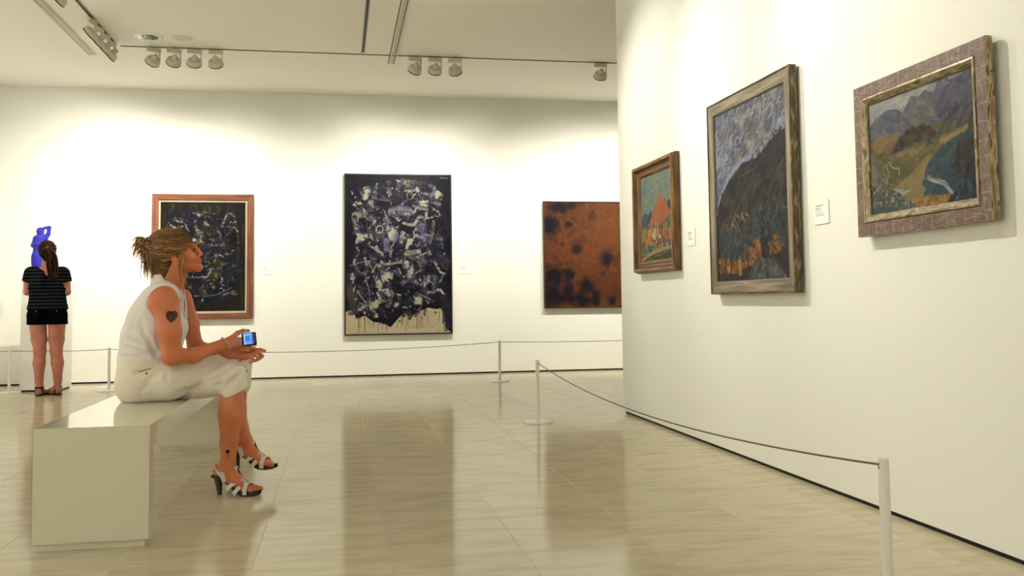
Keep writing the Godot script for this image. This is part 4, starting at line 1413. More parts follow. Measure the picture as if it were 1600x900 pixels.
	# a crease pressed into the side that faces +z, along a line between two points
	func crease(a: Vector3, b: Vector3, r: float) -> void:
		var pts := []
		for i in 7:
			var p := a.lerp(b, i / 6.0)
			p.z += 0.25
			var q := hit(p, Vector3.FORWARD, 0.5)
			var e := r * (1.0 - 0.5 * absf(i / 3.0 - 1.0))
			pts.append([q + slope(q) * e * 0.35, e])
		for i in 6:
			groove(pts[i][0], pts[i + 1][0], pts[i][1], pts[i + 1][1], r * 1.2)

	func net(s: Shape, base: Vector3, paint: Painter = null, floor_y := -9.0) -> void:
		var ids := PackedInt32Array()
		ids.resize(nx * ny * nz)
		ids.fill(-1)
		var zs := nx * ny
		var lim := h * 2.2
		var first := s.v.size()
		for z in nz - 1:
			for y in ny - 1:
				var at := (z * ny + y) * nx - 1
				for x in nx - 1:
					at += 1
					var d0 := d[at]
					if d0 > lim or d0 < -lim:
						continue
					var e := [d0, d[at + 1], d[at + nx], d[at + nx + 1], d[at + zs], d[at + zs + 1], d[at + zs + nx], d[at + zs + nx + 1]]
					var inside := 0
					for q in 8:
						if e[q] < 0.0:
							inside += 1
					if inside == 0 or inside == 8:
						continue
					var sum := Vector3.ZERO
					var n := 0
					for q in 4:
						# edges along x: corners 2q, 2q+1
						var a: float = e[q * 2]
						var b: float = e[q * 2 + 1]
						if (a < 0.0) != (b < 0.0):
							sum += Vector3(a / (a - b), q & 1, q >> 1)
							n += 1
						var c0 := (q & 1) + (q >> 1) * 4
						a = e[c0]
						b = e[c0 + 2]
						if (a < 0.0) != (b < 0.0):
							sum += Vector3(q & 1, a / (a - b), q >> 1)
							n += 1
						a = e[q]
						b = e[q + 4]
						if (a < 0.0) != (b < 0.0):
							sum += Vector3(q & 1, q >> 1, a / (a - b))
							n += 1
					var p := o + (Vector3(x, y, z) + sum / n) * h
					if p.y < floor_y:
						continue
					var g := slope(p)
					ids[at] = s.vert(p - base, g, paint.tint(p) if paint else Color.WHITE, Vector2(p.x - base.x, p.y - base.y))
		if s.v.size() == first:
			return
		for z in range(1, nz - 1):
			for y in range(1, ny - 1):
				var at := (z * ny + y) * nx
				for x in range(1, nx - 1):
					at += 1
					var a := d[at]
					if a > lim or a < -lim:
						continue
					var neg := a < 0.0
					if neg != (d[at + 1] < 0.0):
						face(s, ids[at], ids[at - nx], ids[at - nx - zs], ids[at - zs])
					if neg != (d[at + nx] < 0.0):
						face(s, ids[at], ids[at - 1], ids[at - 1 - zs], ids[at - zs])
					if neg != (d[at + zs] < 0.0):
						face(s, ids[at], ids[at - 1], ids[at - 1 - nx], ids[at - nx])

	func face(s: Shape, a: int, b: int, c: int, e: int) -> void:
		if a >= 0 and b >= 0 and c >= 0 and e >= 0:
			s.quad(a, b, c, e)


# ---------------------------------------------------------------- the seated woman

func lin(r: int, g: int, b: int) -> Color:
	return Color(r / 255.0, g / 255.0, b / 255.0).srgb_to_linear()


func vertex_material(rough := 0.6) -> StandardMaterial3D:
	var m := StandardMaterial3D.new()
	m.vertex_color_use_as_albedo = true
	m.roughness = rough
	return m


func cloth(color: Color, rough := 0.9, scale := 60.0, depth := 0.06) -> StandardMaterial3D:
	var m := mat(color, rough)
	m.normal_enabled = true
	if not mats.has("cloth_normal"):
		var img := noise_image(71, 0.03, 4, 256, 256)
		img.convert(Image.FORMAT_RGBA8)
		img.bump_map_to_normal_map(4.0)
		mats.cloth_normal = ImageTexture.create_from_image(img)
	m.normal_texture = mats.cloth_normal
	m.normal_scale = depth
	m.uv1_triplanar = true
	m.uv1_scale = Vector3.ONE * scale * 0.1
	m.rim_enabled = true
	m.rim = 0.3
	return m


# bare foot in a raised heel, x from the heel to the toes, y up from the ground under the sole
func foot_bones(f: Field, t: Transform3D, ankle: Vector3, ra: float) -> void:
	f.cap(ankle, t * Vector3(0.068, 0.138, 0), ra, 0.036, 0.02)
	f.cap(t * Vector3(0.068, 0.138, 0), t * Vector3(0.026, 0.124, 0), 0.034, 0.026, 0.02)
	f.cap(t * Vector3(0.072, 0.132, 0), t * Vector3(0.118, 0.083, 0), 0.034, 0.030, 0.02)
	for s in [-1.0, 1.0]:
		f.cap(t * Vector3(0.105, 0.090, s * 0.010), t * Vector3(0.160, 0.045, s * 0.020), 0.026, 0.022, 0.02)
		f.cap(t * Vector3(0.030, 0.116, s * 0.006), t * Vector3(0.120, 0.062, s * 0.014), 0.020, 0.020, 0.02)


func toes(f: Field, t: Transform3D, inner: float) -> void:
	var tips := [0.236, 0.232, 0.226, 0.218, 0.208]
	for k in 5:
		var z := inner * (0.034 - 0.0165 * k)
		var r := 0.0125 if k == 0 else 0.0095
		f.chain([t * Vector3(0.165, 0.040, z * 0.9), t * Vector3(0.195, 0.034, z), t * Vector3(tips[k], 0.027, z)], [0.016, r, r * 0.9], 0.006)


func heeled_sandal(o: Node3D, called: String, t: Transform3D, base: Vector3) -> void:
	var dark := mat(Color(0.16, 0.10, 0.075), 0.5)
	var white := mat(Color(0.88, 0.87, 0.86), 0.45)
	var tt := Transform3D(t.basis, t.origin - base)
	# sole: a curved slab that drops from the heel to the ball
	var line := [[0.0, 0.094, 0.026], [0.03, 0.090, 0.030], [0.06, 0.080, 0.028], [0.10, 0.050, 0.027], [0.135, 0.020, 0.034], [0.165, 0.008, 0.041], [0.20, 0.007, 0.041], [0.23, 0.010, 0.033], [0.245, 0.014, 0.018]]
	var s := Shape.new()
	for k in line.size() - 1:
		var a: Array = line[k]
		var b: Array = line[k + 1]
		var ta := 0.008 if a[0] < 0.1 else 0.015
		var tb := 0.008 if b[0] < 0.1 else 0.015
		var q := []
		for e in [[a, ta], [b, tb]]:
			var p: Array = e[0]
			for z in [-1.0, 1.0]:
				q.append(tt * Vector3(p[0], p[1] + e[1], z * p[2]))
				q.append(tt * Vector3(p[0], maxf(p[1] - 0.006, 0.0), z * p[2]))
		var up := tt.basis * Vector3.UP
		var lat := tt.basis * Vector3.BACK
		s.flat_quad(q[0], q[4], q[6], q[2], up)
		s.flat_quad(q[1], q[5], q[7], q[3], -up)
		s.flat_quad(q[0], q[1], q[5], q[4], -lat)
		s.flat_quad(q[2], q[3], q[7], q[6], lat)
		if k == 0:
			s.flat_quad(q[0], q[1], q[3], q[2], tt.basis * Vector3.LEFT)
	var shoe := part(o, called, s.mesh(), dark)
	shoe.set_meta("label", "white strappy high-heeled sandal with a brown sole")
	s = Shape.new()
	var path := []
	var radii := []
	for k in 7:
		var u := k / 6.0
		path.append(tt * Vector3(0.026 + 0.010 * u, 0.091 * (1.0 - u), 0))
		radii.append(lerpf(0.025, 0.0105, pow(u, 0.7)))
	s.tube(path, radii, 14)
	part(shoe, "heel", s.mesh(), mat(Color(0.22, 0.17, 0.14), 0.45))
	# straps: [points, width]
	var strap_sets := [
		[[Vector3(0.086, 0.036, 0.034), Vector3(0.120, 0.060, 0.040), Vector3(0.150, 0.078, 0.020), Vector3(0.158, 0.078, -0.004), Vector3(0.160, 0.060, -0.036), Vector3(0.160, 0.016, -0.044)], 0.020],
		[[Vector3(0.124, 0.012, 0.044), Vector3(0.152, 0.042, 0.045), Vector3(0.172, 0.064, 0.020), Vector3(0.166, 0.072, 0.0), Vector3(0.150, 0.066, -0.034), Vector3(0.128, 0.018, -0.042)], 0.020],
		[[Vector3(0.184, 0.010, 0.047), Vector3(0.184, 0.040, 0.045), Vector3(0.184, 0.058, 0.022), Vector3(0.186, 0.060, -0.004), Vector3(0.188, 0.045, -0.036), Vector3(0.188, 0.010, -0.046)], 0.022],
		[[Vector3(0.012, 0.142, 0.0), Vector3(0.020, 0.140, 0.024), Vector3(0.052, 0.112, 0.039), Vector3(0.090, 0.122, 0.034), Vector3(0.122, 0.132, 0.010), Vector3(0.122, 0.132, -0.012), Vector3(0.088, 0.122, -0.035), Vector3(0.050, 0.114, -0.038), Vector3(0.020, 0.140, -0.024), Vector3(0.012, 0.142, 0.0)], 0.018],
		[[Vector3(0.056, 0.112, 0.041), Vector3(0.068, 0.092, 0.037), Vector3(0.072, 0.070, 0.031)], 0.022],
		[[Vector3(0.056, 0.112, -0.041), Vector3(0.068, 0.092, -0.037), Vector3(0.072, 0.070, -0.031)], 0.022],
	]
	for q in strap_sets:
		var pts := curve(q[0], 5)
		var way := []
		var face := []
		for p in pts:
			way.append(tt * (p as Vector3))
			var mid := Vector3(p.x, p.y * 0.75, 0) if p.y < 0.1 else Vector3(0.066, p.y, 0)
			face.append(tt.basis * (p - mid).normalized())
		s = Shape.new()
		s.band(way, face, q[1], 0.0028)
		part(shoe, "strap", s.mesh(), white)
	s = Shape.new()
	s.tube([tt * Vector3(0.126, 0.136, 0), tt * Vector3(0.138, 0.110, 0), tt * Vector3(0.150, 0.086, 0)], [0.004], 8)
	part(shoe, "instep_cord", s.mesh(), dark)
	part(shoe, "buckle", box_mesh(Vector3(0.004, 0.022, 0.004)), mat(Color(0.3, 0.28, 0.26), 0.3, 0.8), tt * Vector3(0.100, 0.126, 0.034), tt.basis)


func make_sitting_person() -> void:
	var base := Vector3(-0.98, 0.475, -5.07)
	var o := thing("person", "blonde woman in a white sleeveless top and cream trousers sitting with legs crossed", "person", base)
	var zc := -5.07

	# ---- joints
	var r_sh := Vector3(-0.8400, 0.9590, -4.8900)
	var r_up := Vector3(-0.8140, 0.8210, -4.8650)
	var r_el := Vector3(-0.8060, 0.7010, -4.8650)
	var r_fa := Vector3(-0.7060, 0.6990, -4.9050)
	var r_wr := Vector3(-0.5700, 0.7520, -4.9700)
	var l_sh := Vector3(-0.8200, 0.9860, -5.2500)
	var l_up := Vector3(-0.7780, 0.8530, -5.2650)
	var l_el := Vector3(-0.7520, 0.7330, -5.2700)
	var l_fa := Vector3(-0.6770, 0.7080, -5.2000)
	var l_wr := Vector3(-0.5760, 0.6990, -5.0800)
	var l_knee := Vector3(-0.5280, 0.5850, -4.9650)
	var l_calf := Vector3(-0.5300, 0.3910, -4.9550)
	var l_shin := Vector3(-0.5400, 0.2640, -4.9550)
	var l_ank := Vector3(-0.5470, 0.1440, -4.9550)
	var r_knee := Vector3(-0.5060, 0.6430, -5.1500)
	var r_calf := Vector3(-0.5280, 0.4030, -5.1300)
	var r_ank := Vector3(-0.4760, 0.2470, -5.1000)

	# ---- feet: heel on the ground at the first point, toes at the second
	var heel := Vector3(-0.6190, -0.0000, -4.9840)
	var toe := Vector3(-0.3930, 0.0000, -4.9120)
	var ax := (toe - heel).normalized()
	var lat := ax.cross(Vector3.UP).normalized()
	var l_foot := Transform3D(Basis(ax, Vector3.UP, lat), heel)
	var r_foot := Transform3D(Basis(ax, Vector3.UP, lat), Vector3(-0.5500, 0.1000, -5.1400))

	# ---- skin: one surface
	var f := Field.new(Vector3(-1.30, 0.0, -5.36), Vector3(-0.34, 1.30, -4.74), 0.0085)
	var spine := [Vector3(-0.9710, 0.5660, -5.0700), Vector3(-0.9500, 0.6820, -5.0700), Vector3(-0.9300, 0.7880, -5.0700), Vector3(-0.9090, 0.8850, -5.0700), Vector3(-0.8910, 0.9600, -5.0700)]
	for s in [-1.0, 1.0]:
		var off := Vector3(0, 0, s)
		f.chain([spine[0] + off * 0.055, spine[1] + off * 0.04, spine[2] + off * 0.045, spine[3] + off * 0.055, spine[4] + off * 0.06], [0.095, 0.105, 0.118, 0.108, 0.085], 0.03)
	f.cap(Vector3(-0.8490, 1.0010, -4.9500), Vector3(-0.8560, 1.0160, -5.1900), 0.050, 0.050, 0.05)
	f.cap(Vector3(-0.8550, 1.0180, -5.0700), Vector3(-0.8210, 1.1100, -5.0700), 0.060, 0.052, 0.04)
	f.ball(Vector3(-0.8540, 0.9720, -4.8930), Vector3(0.071, 0.066, 0.056), Basis.IDENTITY, 0.04)
	f.chain([r_sh, r_up, r_el], [0.067, 0.055, 0.045], 0.02)
	f.chain([r_el, r_fa, r_wr], [0.042, 0.036, 0.027], 0.02)
	f.chain([l_sh, l_up, l_el], [0.052, 0.044, 0.038], 0.02)
	f.chain([l_el, l_fa, l_wr], [0.038, 0.034, 0.025], 0.02)
	# thighs under the cloth, then the legs
	f.chain([Vector3(-0.9400, 0.5590, -4.9900), Vector3(-0.7320, 0.5880, -5.0300), r_knee], [0.088, 0.068, 0.045], 0.02)
	f.chain([Vector3(-0.9570, 0.5390, -5.1500), Vector3(-0.7360, 0.5440, -5.0600), Vector3(-0.6190, 0.5590, -5.0000), l_knee], [0.080, 0.052, 0.048, 0.052], 0.02)
	f.chain([l_knee, l_calf, l_shin, l_ank], [0.054, 0.0585, 0.043, 0.038], 0.02)
	f.ball(Vector3(-0.5440, 0.3980, -4.9550), Vector3(0.040, 0.085, 0.045), Basis.IDENTITY, 0.03)
	f.chain([r_knee, r_calf, Vector3(-0.5070, 0.3120, -5.1150), r_ank], [0.045, 0.052, 0.044, 0.035], 0.02)
	foot_bones(f, l_foot, l_ank, 0.038)
	foot_bones(f, r_foot, r_ank, 0.035)
	var skin := lin(216, 132, 90)
	var ruddy := lin(196, 106, 70)
	var tone := Painter.new(skin, ruddy, 4, 9.0)
	var body := Shape.new()
	f.net(body, base, tone)

	# ---- toes
	for q in [[l_foot, -1.0], [r_foot, 1.0]]:
		var tf: Transform3D = q[0]
		var mid: Vector3 = tf * Vector3(0.195, 0.03, 0)
		var g := Field.new(mid - Vector3(0.075, 0.04, 0.075), mid + Vector3(0.075, 0.05, 0.075), 0.0035)
		toes(g, tf, q[1])
		for s in [-1.0, 1.0]:
			g.cap(tf * Vector3(0.150, 0.050, s * 0.020), tf * Vector3(0.168, 0.040, s * 0.018), 0.022, 0.019, 0.012)
		g.net(body, base, tone)

	# ---- hands
	var rh := Field.new(Vector3(-0.6110, 0.6870, -5.0600), Vector3(-0.3850, 0.8440, -4.9200), 0.003)
	rh.cap(r_wr, Vector3(-0.5490, 0.7550, -4.9750), 0.0265, 0.024, 0.01)
	rh.cap(Vector3(-0.5480, 0.7620, -4.9720), Vector3(-0.4970, 0.7700, -4.9900), 0.021, 0.014, 0.014)
	rh.cap(Vector3(-0.5490, 0.7520, -4.9750), Vector3(-0.4910, 0.7530, -4.9960), 0.021, 0.014, 0.014)
	rh.cap(Vector3(-0.5490, 0.7450, -4.9780), Vector3(-0.4950, 0.7400, -5.0040), 0.020, 0.013, 0.014)
	rh.cap(Vector3(-0.5520, 0.7420, -4.9820), Vector3(-0.5090, 0.7300, -5.0120), 0.019, 0.012, 0.014)
	rh.chain([Vector3(-0.5390, 0.7740, -4.9680), Vector3(-0.5040, 0.8040, -4.9660), Vector3(-0.4800, 0.8150, -4.9700), Vector3(-0.4520, 0.8150, -4.9780)], [0.017, 0.0115, 0.0100, 0.0080], 0.008)
	rh.chain([Vector3(-0.4970, 0.7690, -4.9920), Vector3(-0.4620, 0.7740, -5.0160), Vector3(-0.4270, 0.7800, -5.0140)], [0.011, 0.0095, 0.008], 0.005)
	rh.chain([Vector3(-0.4910, 0.7530, -4.9980), Vector3(-0.4520, 0.7450, -5.0180), Vector3(-0.4200, 0.7440, -5.0100)], [0.011, 0.0095, 0.008], 0.005)
	rh.chain([Vector3(-0.4950, 0.7400, -5.0040), Vector3(-0.4540, 0.7270, -5.0080), Vector3(-0.4250, 0.7270, -4.9940)], [0.0105, 0.0092, 0.0078], 0.005)
	rh.chain([Vector3(-0.5080, 0.7300, -5.0100), Vector3(-0.4760, 0.7150, -5.0060), Vector3(-0.4500, 0.7130, -4.9940)], [0.010, 0.0085, 0.007], 0.005)
	var nail := Painter.new(skin, ruddy, 4, 9.0)
	nail.spots = [[Vector3(-0.4500, 0.8200, -4.9760), 0.0075, lin(92, 40, 36)]]
	rh.net(body, base, nail)
	var lh := Field.new(Vector3(-0.6180, 0.6110, -5.1200), Vector3(-0.3420, 0.7580, -4.9500), 0.003)
	lh.cap(l_wr, Vector3(-0.5520, 0.6970, -5.0650), 0.025, 0.022, 0.01)
	lh.cap(Vector3(-0.5520, 0.7020, -5.0620), Vector3(-0.4630, 0.7080, -5.0320), 0.020, 0.0130, 0.012)
	lh.cap(Vector3(-0.5510, 0.6990, -5.0600), Vector3(-0.4550, 0.6960, -5.0200), 0.020, 0.0130, 0.012)
	lh.cap(Vector3(-0.5510, 0.6960, -5.0580), Vector3(-0.4570, 0.6830, -5.0060), 0.019, 0.0125, 0.012)
	lh.cap(Vector3(-0.5510, 0.6930, -5.0560), Vector3(-0.4650, 0.6780, -4.9940), 0.018, 0.0115, 0.012)
	lh.chain([Vector3(-0.4630, 0.7080, -5.0320), Vector3(-0.4210, 0.7160, -5.0220), Vector3(-0.3950, 0.7160, -5.0180), Vector3(-0.3730, 0.7100, -5.0180)], [0.0115, 0.0095, 0.0088, 0.0072], 0.004)
	lh.chain([Vector3(-0.4550, 0.6960, -5.0180), Vector3(-0.4030, 0.7040, -5.0020), Vector3(-0.3840, 0.6840, -5.0000), Vector3(-0.4000, 0.6690, -5.0080)], [0.0115, 0.0098, 0.0090, 0.0080], 0.004)
	lh.chain([Vector3(-0.4570, 0.6840, -5.0040), Vector3(-0.4140, 0.6930, -4.9840), Vector3(-0.3980, 0.6740, -4.9820), Vector3(-0.4180, 0.6610, -4.9920)], [0.0110, 0.0095, 0.0088, 0.0078], 0.004)
	lh.chain([Vector3(-0.4650, 0.6780, -4.9920), Vector3(-0.4350, 0.6830, -4.9720), Vector3(-0.4220, 0.6650, -4.9700), Vector3(-0.4420, 0.6550, -4.9800)], [0.0100, 0.0085, 0.0080, 0.0072], 0.004)
	lh.chain([Vector3(-0.5330, 0.7060, -5.0400), Vector3(-0.4930, 0.7180, -5.0120), Vector3(-0.4530, 0.7160, -4.9960)], [0.015, 0.0110, 0.0085], 0.006)
	lh.net(body, base, tone)

	# ---- head
	var hb := Basis(Vector3.BACK, deg_to_rad(19.0))
	var hd := Field.new(Vector3(-1.0080, 1.0010, -5.1900), Vector3(-0.6400, 1.3770, -4.9500), 0.0034)
	hd.ball(Vector3(-0.8570, 1.2410, -5.0700), Vector3(0.098, 0.096, 0.076), hb, 0.02)
	hd.ball(Vector3(-0.7860, 1.2020, -5.0700), Vector3(0.062, 0.088, 0.061), hb, 0.03)
	for s in [-1.0, 1.0]:
		var off := Vector3(0, 0, s)
		hd.cap(Vector3(-0.8090, 1.1520, -5.0700) + off * 0.046, Vector3(-0.7170, 1.1420, -5.0700) + off * 0.008, 0.021, 0.017, 0.02)
		hd.ball(Vector3(-0.7530, 1.1950, -5.0700) + off * 0.036, Vector3(0.024, 0.022, 0.020), hb, 0.02)
		hd.ball(Vector3(-0.7170, 1.2270, -5.0700) + off * 0.034, Vector3(0.014, 0.009, 0.016), hb, 0.008, true)
		hd.ball(Vector3(-0.7370, 1.2290, -5.0700) + off * 0.031, Vector3(0.0125, 0.0118, 0.0120), hb, 0.003)
		hd.cap(Vector3(-0.7410, 1.2580, -5.0700) + off * 0.044, Vector3(-0.7290, 1.2560, -5.0700) + off * 0.012, 0.0085, 0.0095, 0.012)
		hd.ball(Vector3(-0.7100, 1.2040, -5.0700) + off * 0.0105, Vector3(0.0085, 0.0070, 0.0070), hb, 0.006)
	hd.ball(Vector3(-0.7420, 1.1850, -5.0700), Vector3(0.031, 0.036, 0.031), hb, 0.012)
	hd.chain([Vector3(-0.7280, 1.2480, -5.0700), Vector3(-0.7130, 1.2280, -5.0700), Vector3(-0.7000, 1.2140, -5.0700)], [0.0085, 0.0085, 0.0095], 0.009)
	hd.ball(Vector3(-0.7000, 1.2110, -5.0700), Vector3(0.0095, 0.0085, 0.0095), hb, 0.006)
	hd.cap(Vector3(-0.7070, 1.1860, -5.0700) + Vector3(0, 0, 0.015), Vector3(-0.7030, 1.1870, -5.0700), 0.0060, 0.0080, 0.005)
	hd.cap(Vector3(-0.7070, 1.1860, -5.0700) - Vector3(0, 0, 0.015), Vector3(-0.7030, 1.1870, -5.0700), 0.0060, 0.0080, 0.005)
	hd.cap(Vector3(-0.7070, 1.1720, -5.0700) + Vector3(0, 0, 0.013), Vector3(-0.7030, 1.1710, -5.0700), 0.0060, 0.0082, 0.005)
	hd.cap(Vector3(-0.7070, 1.1720, -5.0700) - Vector3(0, 0, 0.013), Vector3(-0.7030, 1.1710, -5.0700), 0.0060, 0.0082, 0.005)
	hd.groove(Vector3(-0.6940, 1.1790, -5.0700) + Vector3(0, 0, 0.018), Vector3(-0.6930, 1.1790, -5.0700) - Vector3(0, 0, 0.018), 0.0020, 0.0020, 0.003)
	hd.ball(Vector3(-0.7080, 1.1410, -5.0700), Vector3(0.0185, 0.0170, 0.020), hb, 0.016)
	# neck, and ears
	hd.cap(Vector3(-0.8570, 0.9990, -5.0700), Vector3(-0.8210, 1.1230, -5.0700), 0.062, 0.050, 0.02)
	hd.cap(Vector3(-0.7830, 1.0300, -5.0500), Vector3(-0.7990, 1.1430, -5.0100), 0.010, 0.014, 0.02)
	for s in [-1.0, 1.0]:
		hd.ball(Vector3(-0.8140, 1.1750, -5.0700) + Vector3(0, 0, s * 0.070), Vector3(0.017, 0.029, 0.009), Basis(Vector3.BACK, deg_to_rad(30.0)), 0.006)
		hd.ball(Vector3(-0.8110, 1.1790, -5.0700) + Vector3(0, 0, s * 0.079), Vector3(0.009, 0.018, 0.006), Basis(Vector3.BACK, deg_to_rad(30.0)), 0.004, true)
	var face_tone := Painter.new(skin, ruddy, 4, 9.0)
	face_tone.mirrored = true
	face_tone.mirror = zc
	face_tone.spots = [
		[Vector3(-0.7290, 1.2290, -5.0700) + Vector3(0, 0, 0.034), 0.0095, lin(60, 42, 36)], [Vector3(-0.7330, 1.2400, -5.0700) + Vector3(0, 0, 0.034), 0.0090, lin(112, 66, 52)],
		[Vector3(-0.7370, 1.2590, -5.0700) + Vector3(0, 0, 0.038), 0.0060, lin(134, 88, 60)], [Vector3(-0.7310, 1.2610, -5.0700) + Vector3(0, 0, 0.028), 0.0060, lin(134, 88, 60)], [Vector3(-0.7260, 1.2590, -5.0700) + Vector3(0, 0, 0.018), 0.0055, lin(134, 88, 60)],
		[Vector3(-0.6980, 1.1850, -5.0700), 0.0115, lin(166, 78, 70)], [Vector3(-0.6990, 1.1720, -5.0700), 0.0115, lin(166, 78, 70)]]
	hd.net(body, base, face_tone, Vector3(-0.8360, 1.0150, -5.0700).y)
	var skin_m := vertex_material(0.5)
	skin_m.subsurf_scatter_enabled = true
	skin_m.subsurf_scatter_strength = 0.12
	part(o, "body", body.mesh(), skin_m)

	# ---- sleeveless top
	var tp := Field.new(Vector3(-1.28, 0.60, -5.36), Vector3(-0.74, 1.22, -4.80), 0.0075)
	for s in [-1.0, 1.0]:
		var off := Vector3(0, 0, s)
		tp.chain([Vector3(-0.9620, 0.5910, -5.0700) + off * 0.060, Vector3(-0.9490, 0.6810, -5.0700) + off * 0.042, Vector3(-0.9310, 0.7880, -5.0700) + off * 0.046, Vector3(-0.9120, 0.8850, -5.0700) + off * 0.056, Vector3(-0.8940, 0.9600, -5.0700) + off * 0.062], [0.126, 0.134, 0.139, 0.124, 0.098], 0.03)
		tp.ball(Vector3(-0.8250, 0.8350, -5.0700) + off * 0.072, Vector3(0.055, 0.060, 0.058), Basis.IDENTITY, 0.03)
	tp.cap(Vector3(-0.8560, 1.0040, -4.9550), Vector3(-0.8550, 1.0230, -5.1850), 0.060, 0.060, 0.04)
	tp.cap(Vector3(-0.8730, 1.0220, -5.0700), Vector3(-0.8800, 1.0640, -5.0700), 0.070, 0.064, 0.03)
	# creases across the waist
	tp.crease(Vector3(-1.0500, 0.7510, -4.9300), Vector3(-0.9340, 0.7150, -4.9200), 0.0115)
	tp.crease(Vector3(-1.0590, 0.7050, -4.9300), Vector3(-0.8980, 0.6700, -4.9200), 0.0115)
	tp.crease(Vector3(-1.0610, 0.6670, -4.9300), Vector3(-0.9220, 0.6550, -4.9200), 0.0115)
	tp.crease(Vector3(-1.0300, 0.7950, -4.9300), Vector3(-0.9530, 0.7530, -4.9200), 0.0115)
	tp.crease(Vector3(-0.9840, 0.7030, -4.9300), Vector3(-0.8620, 0.7130, -4.9200), 0.0115)
	tp.crease(Vector3(-0.9010, 0.7360, -4.9300), Vector3(-0.8500, 0.6690, -4.9200), 0.0115)
	tp.crease(Vector3(-0.8830, 0.8300, -4.9300), Vector3(-0.8630, 0.7350, -4.9200), 0.0115)
	tp.crease(Vector3(-0.9560, 0.8790, -4.9300), Vector3(-0.9260, 0.7840, -4.9200), 0.0115)
	tp.crease(Vector3(-0.9130, 0.7990, -4.9300), Vector3(-0.8860, 0.6890, -4.9200), 0.0115)
	tp.crease(Vector3(-1.0190, 0.6440, -4.9300), Vector3(-0.9400, 0.6590, -4.9200), 0.0115)
	tp.crease(Vector3(-1.0100, 0.8350, -4.9300), Vector3(-0.9720, 0.8160, -4.9200), 0.0115)
	# openings for the arms and the neck
	tp.cap(Vector3(-0.8330, 0.9590, -4.9300), Vector3(-0.8330, 0.9590, -4.9300), 0.001, 0.001, 0.001)
	tp.groove(Vector3(-0.8490, 0.9660, -4.8600), Vector3(-0.8600, 0.9690, -4.9150), 0.082, 0.066, 0.006)
	tp.groove(Vector3(-0.8310, 0.8940, -4.8500), Vector3(-0.8080, 0.7690, -4.8450), 0.066, 0.048, 0.006)
	tp.groove(Vector3(-0.8140, 0.9790, -5.3000), Vector3(-0.8110, 0.9820, -5.2350), 0.078, 0.062, 0.006)
	tp.groove(Vector3(-0.8000, 0.9040, -5.3200), Vector3(-0.7670, 0.7480, -5.3300), 0.066, 0.05, 0.006)
	tp.groove(Vector3(-0.8420, 1.0310, -5.0700), Vector3(-0.8000, 1.1850, -5.0700), 0.066, 0.085, 0.004)
	tp.groove(Vector3(-0.7790, 1.0310, -5.0700), Vector3(-0.7530, 0.9190, -5.0700), 0.050, 0.022, 0.006)
	tp.slice(Vector3(-0.9620, 0.6270, -5.0700), Vector3(-0.20, -1.0, 0).normalized())
	var top_s := Shape.new()
	tp.net(top_s, base)
	var top := part(o, "sleeveless_top", top_s.mesh(), cloth(Color(0.925, 0.91, 0.915), 0.95, 40.0, 0.35))
	# placket standing open at the neckline
	var lace := Shape.new()
	lace.band([Vector3(-0.7900, 1.0300, -5.0300) - base, Vector3(-0.7810, 0.9710, -5.0200) - base, Vector3(-0.7750, 0.9190, -5.0150) - base, Vector3(-0.7600, 0.8800, -5.0100) - base], [Vector3(0.6, 0.1, 0.8)], 0.012, 0.003)
	lace.band([Vector3(-0.7890, 1.0310, -5.1000) - base, Vector3(-0.7770, 0.9650, -5.1000) - base, Vector3(-0.7660, 0.8830, -5.0600) - base], [Vector3(0.8, 0.1, 0.5)], 0.012, 0.003)
	part(top, "collar_edge", lace.mesh(), mat(Color(0.84, 0.82, 0.83), 0.9))

	# ---- cream trousers
	var tr := Field.new(Vector3(-1.29, 0.44, -5.38), Vector3(-0.44, 0.80, -4.80), 0.0075)
	for s in [-1.0, 1.0]:
		tr.cap(Vector3(-0.9800, 0.5600, -5.0700) + Vector3(0, 0, s * 0.075), Vector3(-0.9590, 0.6330, -5.0700) + Vector3(0, 0, s * 0.065), 0.116, 0.128, 0.03)
	tr.chain([Vector3(-0.9570, 0.5690, -4.9850), Vector3(-0.8380, 0.5740, -4.9650), Vector3(-0.7150, 0.6020, -5.0200), Vector3(-0.6000, 0.6320, -5.1000), r_knee], [0.108, 0.098, 0.077, 0.060, 0.056], 0.02)
	tr.chain([Vector3(-0.9760, 0.5430, -5.1500), Vector3(-0.7360, 0.5340, -5.0600), Vector3(-0.6190, 0.5550, -5.0000), l_knee], [0.104, 0.074, 0.066, 0.070], 0.015)
	tr.chain([l_knee, Vector3(-0.5170, 0.5270, -4.9580), Vector3(-0.5120, 0.4790, -4.9570)], [0.069, 0.063, 0.064], 0.02)
	tr.chain([r_knee, Vector3(-0.5110, 0.5340, -5.1450)], [0.056, 0.060], 0.02)
	# folds at the hip and behind the knee
	tr.crease(Vector3(-0.8450, 0.6460, -4.9300), Vector3(-0.8780, 0.5940, -4.9300), 0.0100)
	tr.crease(Vector3(-0.8330, 0.6430, -4.9300), Vector3(-0.8230, 0.5790, -4.9300), 0.0100)
	tr.crease(Vector3(-0.8690, 0.6340, -4.9300), Vector3(-0.9340, 0.5540, -4.9300), 0.0100)
	tr.crease(Vector3(-0.9830, 0.6180, -4.9300), Vector3(-0.9230, 0.6320, -4.9300), 0.0100)
	tr.crease(Vector3(-0.5670, 0.5180, -4.9300), Vector3(-0.4930, 0.5830, -4.9300), 0.0100)
	tr.crease(Vector3(-0.5490, 0.5500, -4.9300), Vector3(-0.4750, 0.6110, -4.9300), 0.0100)
	tr.crease(Vector3(-0.5270, 0.6260, -4.9300), Vector3(-0.4720, 0.6690, -4.9300), 0.0100)
	tr.crease(Vector3(-0.6070, 0.5420, -4.9300), Vector3(-0.5760, 0.5600, -4.9300), 0.0100)
